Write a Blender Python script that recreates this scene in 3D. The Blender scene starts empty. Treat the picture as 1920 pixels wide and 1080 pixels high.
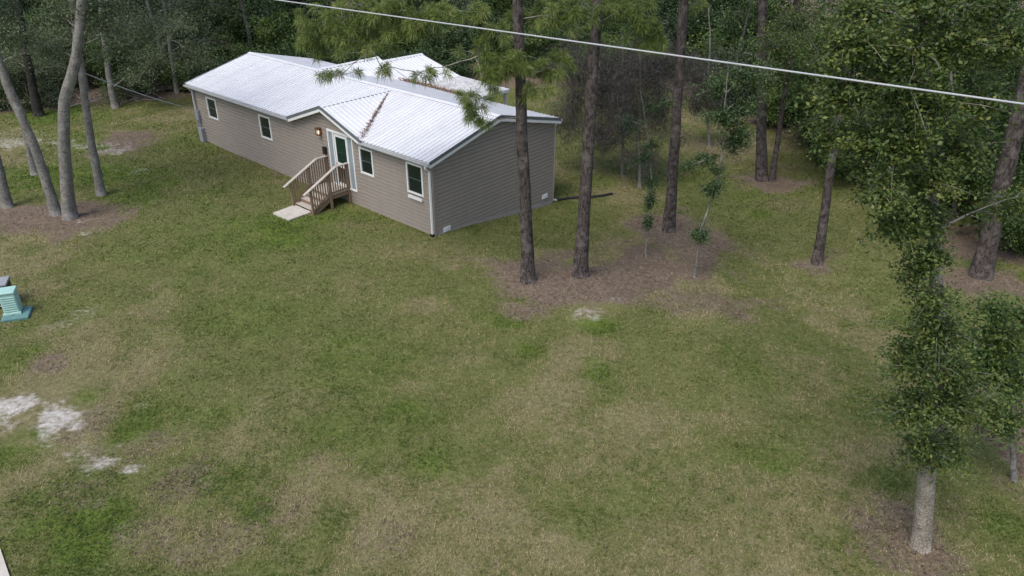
import bpy, math, random
import numpy as np
from mathutils import Vector, Matrix

# ------------------------------------------------------------------ camera, sky, sun, exposure
scene = bpy.context.scene
COL = scene.collection
CAM_H, PITCH, FPX = 12.404, math.radians(28.66), 1414.2      # metres, radians, pixels at 1920 wide
cd = bpy.data.cameras.new('camera'); cam = bpy.data.objects.new('camera', cd); COL.objects.link(cam)
cam.location = (0, 0, CAM_H); cam.rotation_euler = (math.pi / 2 - PITCH, 0, 0)
cd.sensor_width = 36.0; cd.lens = 36.0 * FPX / 1920.0; cd.clip_start = 0.1; cd.clip_end = 3000
scene.camera = cam
SUN_EL, SUN_AZ = math.radians(58), math.radians(215)         # azimuth clockwise from +Y
w = bpy.data.worlds.new('World'); scene.world = w; w.use_nodes = True
nt = w.node_tree; nt.nodes.clear()
sky = nt.nodes.new('ShaderNodeTexSky'); sky.sky_type = 'NISHITA'; sky.sun_disc = False
sky.sun_elevation = SUN_EL; sky.sun_rotation = SUN_AZ
sky.air_density = 1.0; sky.dust_density = 3.0; sky.ozone_density = 1.0
bg = nt.nodes.new('ShaderNodeBackground'); bg.inputs['Strength'].default_value = 0.14
out = nt.nodes.new('ShaderNodeOutputWorld')
nt.links.new(sky.outputs[0], bg.inputs['Color']); nt.links.new(bg.outputs[0], out.inputs['Surface'])
sd = bpy.data.lights.new('sun', 'SUN'); sd.energy = 1.3; sd.angle = math.radians(28); sd.color = (1.0, 0.985, 0.965)
so = bpy.data.objects.new('sun', sd); COL.objects.link(so)
sdir = Vector((math.sin(SUN_AZ) * math.cos(SUN_EL), math.cos(SUN_AZ) * math.cos(SUN_EL), math.sin(SUN_EL)))
so.rotation_euler = sdir.to_track_quat('Z', 'Y').to_euler(); so.location = (0, 0, 60)
vs = scene.view_settings; vs.view_transform = 'Standard'; vs.look = 'None'; vs.gamma = 1.0; vs.exposure = 0.55
vs.use_curve_mapping = False

random.seed(7)
RNG = np.random.default_rng(7)

# ------------------------------------------------------------------ numbers: house frame, terrain, pixels
HA = np.array([-3.014, 26.95]); YAW = 2.413
DX = np.array([-math.cos(YAW), -math.sin(YAW)]); DY = np.array([math.sin(YAW), -math.cos(YAW)])
HROT = math.atan2(DX[1], DX[0])
HL, HW, HE, HR, OV = 18.0, 7.3, 3.12, 4.01, 0.25
SL = (HR - HE) / (HW / 2)

def sstep(x, a, b):
    t = np.clip((np.asarray(x, float) - a) / (b - a), 0, 1); return t * t * (3 - 2 * t)

_lat = np.random.default_rng(3).random((256, 256))
def vnoise(x, y):
    x = np.asarray(x, float); y = np.asarray(y, float)
    xi = np.floor(x).astype(int); yi = np.floor(y).astype(int); fx = x - xi; fy = y - yi
    fx = fx * fx * (3 - 2 * fx); fy = fy * fy * (3 - 2 * fy)
    g = lambda a, b: _lat[a % 256, b % 256]
    return (g(xi, yi) * (1 - fx) + g(xi + 1, yi) * fx) * (1 - fy) + (g(xi, yi + 1) * (1 - fx) + g(xi + 1, yi + 1) * fx) * fy
def fbm(x, y, o=4):
    s = 0; a = .5; t = 0
    for k in range(o):
        s = s + a * vnoise(x * 2 ** k + 17.3 * k, y * 2 ** k + 5.1 * k); t += a; a *= .5
    return s / t

def ground_z(x, y):
    x = np.asarray(x, float); y = np.asarray(y, float)
    lx = (x - HA[0]) * DX[0] + (y - HA[1]) * DX[1]; ly = (x - HA[0]) * DY[0] + (y - HA[1]) * DY[1]
    z = -0.86 * sstep(ly, -0.6, 8.2) * (1 - sstep(-lx, 3, 15)) + 0.1 * sstep(-lx, 6, 18)
    far = sstep(np.hypot(x, y - 30), 60, 160)
    return z * (1 - far) + 0.07 * (fbm(x * .35, y * .35, 3) - .5)

_c, _s = math.cos(PITCH), math.sin(PITCH)
def ray(u, v):
    a = (u - 960) / FPX; b = -(v - 540) / FPX
    return np.array([a, _c + b * _s, -_s + b * _c])
def at(u, v):
    """ground point under a photo pixel"""
    r = ray(u, v); z = 0.0
    for _ in range(12):
        t = (z - CAM_H) / r[2]; p = np.array([0, 0, CAM_H]) + t * r; z = float(ground_z(p[0], p[1]))
    return np.array([p[0], p[1], z])
def py(u, v, Y):
    """point under a photo pixel at distance Y from the camera's vertical plane"""
    r = ray(u, v); return np.array([0, 0, CAM_H]) + r * (Y / r[1])
def pxm(p):
    """metres per photo pixel at a point"""
    return ((p[1]) * _c - (p[2] - CAM_H) * _s) / FPX

# ------------------------------------------------------------------ mesh helpers
def mesh_arrays(name, V, F, smooth=False, attr=None):
    V = np.asarray(V, np.float32); F = np.asarray(F, np.int32)
    me = bpy.data.meshes.new(name); n, k = F.shape
    me.vertices.add(len(V)); me.vertices.foreach_set('co', V.ravel())
    me.loops.add(n * k); me.loops.foreach_set('vertex_index', F.ravel())
    me.polygons.add(n); me.polygons.foreach_set('loop_start', np.arange(0, n * k, k, dtype=np.int32))
    me.polygons.foreach_set('loop_total', np.full(n, k, np.int32))
    if smooth: me.polygons.foreach_set('use_smooth', np.ones(n, bool))
    if attr:
        for an, av in attr.items():
            a = me.attributes.new(an, 'FLOAT', 'POINT'); a.data.foreach_set('value', np.asarray(av, np.float32).ravel())
    me.update(calc_edges=True)
    return me

class MB:
    def __init__(s): s.v = []; s.f = []
    def quad(s, *p):
        b = len(s.v); s.v += [tuple(map(float, q)) for q in p]; s.f.append(tuple(range(b, b + len(p))))
    def box(s, lo, hi):
        (a, b, c), (d, e, f) = lo, hi; k = len(s.v)
        s.v += [(a, b, c), (d, b, c), (d, e, c), (a, e, c), (a, b, f), (d, b, f), (d, e, f), (a, e, f)]
        s.f += [tuple(k + i for i in q) for q in ((3, 2, 1, 0), (4, 5, 6, 7), (0, 1, 5, 4), (1, 2, 6, 5), (2, 3, 7, 6), (3, 0, 4, 7))]
        return s
    def beam(s, p, q, wd, ht, up=(0, 0, 1)):
        p = Vector(p); q = Vector(q); d = (q - p).normalized(); up = Vector(up)
        x = d.cross(up).normalized(); z = x.cross(d).normalized(); k = len(s.v)
        for e in (p, q):
            for a, b in ((-1, -1), (1, -1), (1, 1), (-1, 1)): s.v.append(tuple(e + x * a * wd / 2 + z * b * ht / 2))
        s.f += [tuple(k + i for i in t) for t in ((0, 1, 2, 3), (7, 6, 5, 4), (0, 4, 5, 1), (1, 5, 6, 2), (2, 6, 7, 3), (3, 7, 4, 0))]
        return s
    def tube(s, pts, rad, n=7, rough=0.0, rng=None, cap=True):
        P = np.asarray(pts, float); m = len(P); k = len(s.v)
        T = np.gradient(P, axis=0); T /= np.linalg.norm(T, axis=1)[:, None] + 1e-9
        ref = np.array([0.31, 0.95, 0.05]) if abs(T[0][2]) > .6 else np.array([0., 0, 1])
        an = np.arange(n) * 2 * math.pi / n
        for i in range(m):
            x = np.cross(T[i], ref); x /= np.linalg.norm(x) + 1e-9; y = np.cross(T[i], x)
            r = rad[i] if hasattr(rad, '__len__') else rad
            rr = np.full(n, r)
            if rough and rng is not None: rr = rr * (1 + rough * (rng.random(n) - .5) * 2)
            s.v += [tuple(q) for q in (P[i] + (np.cos(an) * rr)[:, None] * x + (np.sin(an) * rr)[:, None] * y)]
        for i in range(m - 1):
            for j in range(n):
                s.f.append((k + i * n + j, k + i * n + (j + 1) % n, k + (i + 1) * n + (j + 1) % n, k + (i + 1) * n + j))
        if cap:
            s.f.append(tuple(k + j for j in range(n))); s.f.append(tuple(k + (m - 1) * n + j for j in reversed(range(n))))
        return s
    def mesh(s, name, smooth=False):
        me = bpy.data.meshes.new(name); me.from_pydata(s.v, [], s.f); me.update()
        if smooth: me.polygons.foreach_set('use_smooth', np.ones(len(me.polygons), bool))
        return me
    def build(s, name, mat, parent=None, smooth=False, loc=None):
        return place(name, s.mesh(name, smooth), mat, parent, loc)
    def build2(s, name, mat, mat2, nf, parent):
        me = s.mesh(name, True); me.materials.append(mat); me.materials.append(mat2)
        ix = np.zeros(len(me.polygons), np.int32); ix[nf:] = 1; me.polygons.foreach_set('material_index', ix)
        return place(name, me, None, parent)

def place(name, me, mat, parent=None, loc=None, rot=None):
    o = bpy.data.objects.new(name, me); COL.objects.link(o)
    if mat is not None and not me.materials: me.materials.append(mat)
    if parent: o.parent = parent
    if loc is not None: o.location = loc
    if rot is not None: o.rotation_euler = rot
    return o
def tag(o, label, cat=None, group=None, kind=None):
    o['label'] = label
    if cat: o['category'] = cat
    if group: o['group'] = group
    if kind: o['kind'] = kind
    return o
def empty(name, loc=(0, 0, 0), rz=0):
    o = bpy.data.objects.new(name, None); COL.objects.link(o); o.location = loc; o.rotation_euler = (0, 0, rz); o.empty_display_size = .3
    return o
def bevel(o, wd=.01, seg=2):
    m = o.modifiers.new('bevel', 'BEVEL'); m.width = wd; m.segments = seg; m.limit_method = 'ANGLE'; return o
def copy_tree(o, parent=None):
    c = o.copy(); COL.objects.link(c); c.parent = parent
    for ch in list(o.children): copy_tree(ch, c)
    return c

# ------------------------------------------------------------------ materials
def new_mat(name):
    m = bpy.data.materials.new(name); m.use_nodes = True; N = m.node_tree; N.nodes.clear()
    o = N.nodes.new('ShaderNodeOutputMaterial'); b = N.nodes.new('ShaderNodeBsdfPrincipled'); N.links.new(b.outputs[0], o.inputs[0])
    return m, N, b, o
def nd(N, t, **kw):
    n = N.nodes.new(t)
    for k, v in kw.items():
        if hasattr(n, k): setattr(n, k, v)
        else: n.inputs[k].default_value = v
    return n
def lk(N, a, b): N.links.new(a, b)
def ramp(N, stops):
    r = N.nodes.new('ShaderNodeValToRGB'); e = r.color_ramp.elements
    e[0].position, e[0].color = stops[0][0], (*stops[0][1], 1); e[1].position, e[1].color = stops[-1][0], (*stops[-1][1], 1)
    for p, c in stops[1:-1]: k = e.new(p); k.color = (*c, 1)
    return r
def basic(name, col, rough=.6, var=.12, scale=6, metal=0, bump=0, spec=.5, stretch=(1, 1, 1), coord='Object'):
    m, N, b, o = new_mat(name)
    tc = nd(N, 'ShaderNodeTexCoord'); mp = nd(N, 'ShaderNodeMapping'); mp.inputs['Scale'].default_value = stretch
    lk(N, tc.outputs[coord], mp.inputs[0])
    n1 = nd(N, 'ShaderNodeTexNoise', Scale=scale, Detail=6, Roughness=.65); lk(N, mp.outputs[0], n1.inputs['Vector'])
    c = np.array(col)
    r = ramp(N, [(.3, tuple(c * (1 - var))), (.7, tuple(np.clip(c * (1 + var), 0, 1)))])
    lk(N, n1.outputs['Fac'], r.inputs[0]); lk(N, r.outputs[0], b.inputs['Base Color'])
    b.inputs['Roughness'].default_value = rough; b.inputs['Metallic'].default_value = metal
    b.inputs['Specular IOR Level'].default_value = spec
    if bump:
        bp = nd(N, 'ShaderNodeBump', Strength=bump, Distance=.02); lk(N, n1.outputs['Fac'], bp.inputs['Height']); lk(N, bp.outputs[0], b.inputs['Normal'])
    return m
def leaf_mat(name, stops, rough=.55, trans=.25, spec=.35):
    m, N, b, o = new_mat(name)
    a = nd(N, 'ShaderNodeAttribute'); a.attribute_name = 'rnd'
    oi = nd(N, 'ShaderNodeObjectInfo')
    ad = nd(N, 'ShaderNodeMath', operation='MULTIPLY_ADD'); lk(N, oi.outputs['Random'], ad.inputs[0]); ad.inputs[1].default_value = .3
    lk(N, a.outputs['Fac'], ad.inputs[2])
    sb = nd(N, 'ShaderNodeMath', operation='SUBTRACT'); lk(N, ad.outputs[0], sb.inputs[0]); sb.inputs[1].default_value = .15
    r = ramp(N, stops); lk(N, sb.outputs[0], r.inputs[0]); lk(N, r.outputs[0], b.inputs['Base Color'])
    b.inputs['Roughness'].default_value = rough; b.inputs['Specular IOR Level'].default_value = spec
    t = nd(N, 'ShaderNodeBsdfTranslucent'); lk(N, r.outputs[0], t.inputs['Color'])
    mx = nd(N, 'ShaderNodeMixShader'); mx.inputs[0].default_value = trans
    lk(N, b.outputs[0], mx.inputs[1]); lk(N, t.outputs[0], mx.inputs[2]); lk(N, mx.outputs[0], o.inputs[0])
    return m
def bark_mat(name, dark, mid, light, sc=(9, 9, 2.5), bump=.9):
    m, N, b, o = new_mat(name)
    tc = nd(N, 'ShaderNodeTexCoord'); mp = nd(N, 'ShaderNodeMapping'); mp.inputs['Scale'].default_value = sc
    lk(N, tc.outputs['Object'], mp.inputs[0])
    vo = nd(N, 'ShaderNodeTexVoronoi', Scale=1.0); vo.feature = 'DISTANCE_TO_EDGE'
    wn = nd(N, 'ShaderNodeTexNoise', Scale=1.5, Detail=5); lk(N, mp.outputs[0], wn.inputs['Vector'])
    av = nd(N, 'ShaderNodeVectorMath', operation='ADD'); lk(N, mp.outputs[0], av.inputs[0]); lk(N, wn.outputs['Color'], av.inputs[1]); lk(N, av.outputs[0], vo.inputs['Vector'])
    n2 = nd(N, 'ShaderNodeTexNoise', Scale=.6, Detail=7, Roughness=.7); lk(N, tc.outputs['Object'], n2.inputs['Vector']); n2.inputs['Scale'].default_value = 3.5
    r1 = ramp(N, [(.0, dark), (.12, mid), (.5, mid)]); lk(N, vo.outputs['Distance'], r1.inputs[0])
    mx = nd(N, 'ShaderNodeMix', data_type='RGBA'); r2 = ramp(N, [(.48, (0, 0, 0)), (.72, (1, 1, 1))]); lk(N, n2.outputs['Fac'], r2.inputs[0])
    lk(N, r2.outputs[0], mx.inputs[0]); lk(N, r1.outputs[0], mx.inputs[6]); mx.inputs[7].default_value = (*light, 1)
    lk(N, mx.outputs[2], b.inputs['Base Color']); b.inputs['Roughness'].default_value = .9; b.inputs['Specular IOR Level'].default_value = .2
    bp = nd(N, 'ShaderNodeBump', Strength=bump, Distance=.03); lk(N, vo.outputs['Distance'], bp.inputs['Height']); lk(N, bp.outputs[0], b.inputs['Normal'])
    return m

M = {}
M['siding'] = basic('vinyl_siding', (.285, .250, .215), .55, .05, 2.5, stretch=(1, 1, .4), spec=.35)
M['roof'] = basic('white_metal_roofing', (.655, .66, .675), .45, .07, 1.3, bump=.03, stretch=(1, .25, 1))
M['roof_grey'] = basic('dirty_metal_roofing', (.48, .48, .48), .5, .3, 2.2)
M['trim_metal'] = basic('grey_metal_trim', (.16, .18, .19), .45, .1, 3, metal=.3)
M['white'] = basic('white_vinyl_trim', (.72, .72, .71), .5, .05, 4)
M['gutter'] = basic('gutter_paint', (.45, .46, .47), .45, .1, 4)
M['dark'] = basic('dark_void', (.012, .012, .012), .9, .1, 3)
M['plain'] = basic('skirt_board', (.30, .28, .26), .7, .1, 4)
m, N, b, o = new_mat('window_glass'); b.inputs['Base Color'].default_value = (.012, .02, .018, 1); b.inputs['Roughness'].default_value = .04; b.inputs['Specular IOR Level'].default_value = .6
M['glass'] = m
m, N, b, o = new_mat('door_glass'); b.inputs['Base Color'].default_value = (.009, .030, .024, 1); b.inputs['Roughness'].default_value = .06; b.inputs['Specular IOR Level'].default_value = .6
M['door_glass'] = m
m, N, b, o = new_mat('sidelight_glass'); b.inputs['Base Color'].default_value = (.25, .30, .33, 1); b.inputs['Roughness'].default_value = .08
M['side_glass'] = m
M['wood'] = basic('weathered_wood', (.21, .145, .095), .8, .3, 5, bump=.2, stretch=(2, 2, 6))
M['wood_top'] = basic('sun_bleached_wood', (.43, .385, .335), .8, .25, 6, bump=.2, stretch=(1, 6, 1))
M['concrete'] = basic('concrete', (.50, .46, .40), .9, .15, 5, bump=.15)
M['black'] = basic('black_plastic', (.012, .012, .013), .5, .2, 8)
M['mint'] = basic('mint_green_paint', (.36, .56, .50), .5, .08, 5)
M['mint_dark'] = basic('green_fibreglass', (.11, .23, .22), .6, .15, 5)
M['grey_box'] = basic('grey_enclosure', (.28, .29, .31), .6, .1, 5)
M['copper'] = basic('copper_lamp', (.20, .085, .04), .4, .2, 8, metal=.6)
m, N, b, o = new_mat('lit_bulb'); b.inputs['Base Color'].default_value = (.8, .6, .45, 1); b.inputs['Emission Color'].default_value = (1, .72, .5, 1); b.inputs['Emission Strength'].default_value = 1.2
M['bulb'] = m
M['wire'] = basic('pale_cable', (.42, .43, .44), .6, .08, 3)
M['meter'] = basic('meter_grey', (.27, .28, .31), .5, .1, 4)
M['pine_bark'] = bark_mat('pine_bark', (.018, .015, .014), (.078, .064, .058), (.175, .150, .140))
M['oak_bark'] = bark_mat('oak_bark', (.085, .078, .07), (.20, .188, .168), (.31, .30, .275), sc=(14, 14, 5), bump=.5)
M['dark_bark'] = bark_mat('dark_bark', (.012, .011, .010), (.035, .031, .027), (.06, .055, .05))
M['pale_bark'] = bark_mat('pale_vine_bark', (.10, .085, .065), (.30, .265, .215), (.42, .385, .325), sc=(16, 16, 12), bump=1.0)
M['grey_wood'] = basic('dead_grey_wood', (.27, .24, .21), .9, .25, 8, bump=.3)
M['twig'] = basic('twig_wood', (.24, .215, .19), .9, .25, 10)
M['pine_leaf'] = leaf_mat('pine_needles', [(0, (.070, .112, .028)), (.5, (.155, .205, .050)), (1, (.275, .315, .095))], .5, .25)
M['pine_dark'] = leaf_mat('dark_pine_needles', [(0, (.025, .05, .016)), (.6, (.06, .09, .026)), (1, (.12, .15, .05))], .5, .2)
M['oak_leaf'] = leaf_mat('oak_leaves', [(0, (.026, .054, .014)), (.4, (.068, .112, .027)), (.75, (.140, .182, .045)), (.96, (.22, .24, .055)), (1, (.42, .36, .06))], .5, .32)
M['dark_leaf'] = leaf_mat('dark_understory_leaves', [(0, (.020, .042, .015)), (.6, (.050, .092, .030)), (1, (.110, .165, .050))], .5, .2)
M['mid_leaf'] = leaf_mat('mid_green_leaves', [(0, (.030, .060, .014)), (.55, (.075, .130, .030)), (1, (.180, .240, .050))], .5, .25)
M['grey_leaf'] = leaf_mat('grey_green_leaves', [(0, (.048, .070, .032)), (.5, (.100, .132, .060)), (1, (.195, .225, .11))], .6, .25)
M['moss'] = leaf_mat('hanging_grey_moss', [(0, (.05, .047, .043)), (.6, (.105, .098, .092)), (1, (.19, .18, .168))], .9, .15, .1)
M['palm'] = leaf_mat('palmetto_fronds', [(0, (.03, .055, .012)), (.6, (.07, .10, .02)), (1, (.2, .19, .04))], .45, .2)
M['litter'] = leaf_mat('fallen_leaves', [(0, (.055, .038, .027)), (.5, (.165, .118, .083)), (.9, (.29, .225, .165)), (1, (.46, .40, .33))], .9, .05, .1)
M['roof_litter'] = leaf_mat('brown_leaves_on_roof', [(0, (.06, .035, .022)), (.5, (.21, .125, .075)), (1, (.42, .30, .20))], .9, .1, .1)
M['grass'] = leaf_mat('grass_blades', [(0, (.036, .064, .011)), (.32, (.086, .124, .024)), (.62, (.152, .160, .050)), (1, (.310, .266, .138))], .7, .15, .15)

# ------------------------------------------------------------------ lawn cover: where soil, sand, straw and green grass lie (world metres)
PATCH = []   # kind, centre x, y, radius x, radius y, angle, weight
def patch(kind, u, v, ru, rv, wgt=1.0, ang=0.0):
    c = at(u, v); ex = at(u + ru, v) - c; n = at(u, v - rv) - c
    PATCH.append((kind, c[0], c[1], abs(ex[0]) + 1e-3, abs(n[1]) + 1e-3, ang, wgt))
for a in [('dirt', 1010, 535, 150, 45), ('dirt', 1120, 520, 150, 48), ('dirt', 1230, 500, 130, 55), ('dirt', 1265, 440, 90, 45), ('dirt', 1310, 560, 130, 40, .75), ('dirt', 990, 580, 90, 25, .8), ('dirt', 1400, 480, 60, 25, .4),
          ('dirt', 110, 412, 150, 36), ('dirt', 60, 395, 90, 22), ('dirt', 190, 425, 60, 25, .7), ('dirt', 255, 262, 60, 34, .9), ('dirt', 1528, 497, 62, 22, 1), ('dirt', 1440, 340, 75, 18, 1),
          ('dirt', 1560, 480, 50, 20, .5), ('dirt', 1830, 530, 110, 45), ('dirt', 1850, 470, 110, 40), ('dirt', 1705, 1020, 120, 85, .72), ('dirt', 1900, 800, 90, 120, 1), ('dirt', 1790, 950, 60, 50, .5), ('dirt', 1910, 930, 70, 70, .5),
          ('dirt', 540, 322, 60, 12, .6), ('dirt', 460, 292, 60, 10, .6), ('dirt', 90, 690, 60, 30, .75), ('dirt', 190, 785, 70, 50, .62), ('dirt', 255, 850, 90, 45, .55), ('dirt', 340, 900, 100, 50, .58), ('dirt', 275, 1000, 70, 35, .52), ('dirt', 160, 930, 90, 34, .5), ('dirt', 530, 950, 90, 45, .5), ('dirt', 430, 1000, 90, 40, .48), ('dirt', 700, 1010, 160, 50, .4), ('dirt', 620, 860, 110, 40, .35), ('dirt', 330, 1040, 70, 26, .5),
          ('dirt', 1340, 290, 100, 30, .55), ('dirt', 1480, 390, 60, 20, .5), ('dirt', 680, 420, 60, 15, .4), ('dirt', 880, 500, 60, 20, .4),
          ('sand', 50, 765, 60, 24, .95), ('sand', 95, 795, 52, 26, .95), ('sand', 85, 825, 40, 18, .6), ('sand', 15, 800, 40, 26, .6), ('sand', 160, 860, 70, 40, .42), ('green', 70, 815, 22, 12, 1), ('sand', 205, 868, 38, 14, 0.77), ('sand', 235, 880, 26, 14, 0.68), ('sand', 110, 880, 22, 10, 0.59), ('sand', 160, 585, 42, 12, 0.37), ('sand', 105, 610, 40, 9, 0.37), ('sand', 270, 760, 36, 10, 0.42),
          ('sand', 40, 268, 75, 14, 0.59), ('sand', 165, 272, 60, 12, 0.53), ('sand', 215, 283, 45, 9, 0.56), ('sand', 255, 320, 34, 10, 0.46), ('sand', 60, 250, 90, 8, 0.37), ('sand', 150, 414, 20, 5, 0.43), ('sand', 160, 437, 12, 4, 0.56),
          ('straw', 1100, 590, 40, 18, 1), ('straw', 1155, 562, 30, 10, 1), ('sand', 1100, 590, 30, 13, .5), ('sand', 1155, 562, 20, 7, .45), ('sand', 1112, 522, 20, 6, 0.37), ('sand', 1185, 520, 16, 5, 0.31), ('sand', 1030, 540, 30, 10, 0.31), ('sand', 1240, 432, 14, 6, 0.43),
          ('straw', 760, 930, 330, 110, .8), ('straw', 560, 760, 200, 60, .5), ('straw', 1000, 760, 90, 60, .75), ('straw', 1180, 820, 190, 80, .65), ('straw', 480, 830, 140, 60, .6), ('straw', 900, 1040, 420, 70, .7), ('straw', 1450, 760, 140, 120, .4),
          ('straw', 600, 540, 160, 45, .4), ('straw', 760, 470, 200, 30, .45), ('straw', 430, 980, 120, 70, .6), ('straw', 1560, 560, 120, 60, .45), ('straw', 350, 660, 110, 40, .45), ('straw', 300, 360, 110, 40, .35), ('straw', 330, 240, 120, 40, .4), ('straw', 1300, 1000, 200, 60, .45),
          ('green', 990, 655, 60, 26, .95), ('green', 1130, 700, 75, 40, .9), ('green', 940, 600, 70, 24, .8), ('green', 760, 800, 60, 60, .55), ('green', 810, 870, 90, 50, .6), ('green', 1130, 610, 60, 18, .8), ('green', 100, 960, 140, 100, .75), ('green', 30, 860, 60, 30, .8),
          ('green', 90, 215, 110, 18, .9), ('green', 130, 330, 160, 32, .85), ('green', 260, 360, 70, 30, .6), ('green', 450, 450, 200, 60, .55), ('green', 240, 800, 45, 60, .8), ('green', 160, 745, 50, 26, .8), ('green', 700, 660, 160, 60, .5), ('green', 1320, 900, 160, 90, .45), ('green', 1400, 690, 60, 60, .45), ('green', 500, 580, 140, 60, .45), ('green', 1380, 370, 160, 60, .35),
          ('green', 1880, 980, 70, 60, .6), ('green', 400, 880, 50, 26, .6), ('green', 480, 960, 40, 26, .7), ('green', 30, 680, 70, 40, .5)]:
    patch(*a)
EDGE = [at(*p)[:2] for p in ((-260, 232), (0, 214), (120, 206), (240, 196), (320, 186))] + [np.array([-13.6, 48.0]), np.array([-3.4, 48.5])] + [at(*p)[:2] for p in ((1010, 158), (1130, 158), (1240, 156), (1330, 200), (1480, 262), (1560, 320), (1680, 400), (1790, 450), (1990, 520), (2300, 560))]
def lawn_masks(x, y):
    x = np.asarray(x, float); y = np.asarray(y, float)
    wob = (fbm(x * .8, y * .8, 4) - .5) * 1.6; wob2 = (fbm(x * 1.9 + 40, y * 1.9 + 8, 4) - .5) * 2.2
    R = {k: np.zeros_like(x) for k in ('dirt', 'sand', 'straw', 'green')}
    for k, cx, cy, rx, ry, an, wt in PATCH:
        r = np.sqrt(((x - cx) / rx) ** 2 + ((y - cy) / ry) ** 2)
        wk = wob if k != 'sand' else wob2
        R[k] = np.maximum(R[k], wt * (1 - sstep(r + wk, .25, 1.35)))
    # woodland floor beyond the lawn's edge
    ex = np.array([e[0] for e in EDGE]); ey = np.array([e[1] for e in EDGE])
    yb = np.interp(x, ex, ey)
    wood = sstep(y - yb + wob * 1.5, -.8, 1.2) * (1 - .0)
    R['dirt'] = np.maximum(R['dirt'], wood)
    big = fbm(x * .16 + 9, y * .16 + 4, 4)
    med = fbm(x * .7 + 31, y * .7 + 12, 3)
    R['straw'] = np.clip(np.maximum(R['straw'], 0.75 * sstep(big + .6 * (med - .5), .46, .74)) - .45 * R['green'], 0, 1)
    R['green'] = np.clip(R['green'] + .5 * sstep(fbm(x * .45 + 3, y * .45 + 77, 3), .56, .74), 0, 1)
    return R

def axis(lo, hi, step, far):
    a = list(np.arange(lo, hi, step)); st = step; p = hi
    right = []
    while p < far: right.append(p); st *= 1.35; p += st
    right.append(far); st = step; p = lo - step; left = []
    while p > -far: left.append(p); st *= 1.35; p -= st
    left.append(-far)
    return np.array(left[::-1] + a + right)
gx = axis(-40, 34, .2, 900); gy = axis(6, 60, .2, 900)
GX, GY = np.meshgrid(gx, gy); gxf, gyf = GX.ravel(), GY.ravel()
GZ = ground_z(gxf, gyf)
MK = lawn_masks(gxf, gyf)
for (u, v, r, hgt) in ((1100, 592, .55, .10), (1155, 564, .35, .07), (60, 780, 1.2, .06), (1252, 437, 1.0, .1), (1090, 522, 1.0, .1), (991, 530, .8, .08)):
    c = at(u, v); GZ = GZ + hgt * np.exp(-((gxf - c[0]) ** 2 + (gyf - c[1]) ** 2) / r ** 2)
nx, ny = len(gx), len(gy)
ii, jj = np.meshgrid(np.arange(nx - 1), np.arange(ny - 1)); k0 = (jj * nx + ii).ravel()
gme = mesh_arrays('ground', np.c_[gxf, gyf, GZ], np.c_[k0, k0 + 1, k0 + nx + 1, k0 + nx], True, {k: v for k, v in MK.items()})

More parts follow.
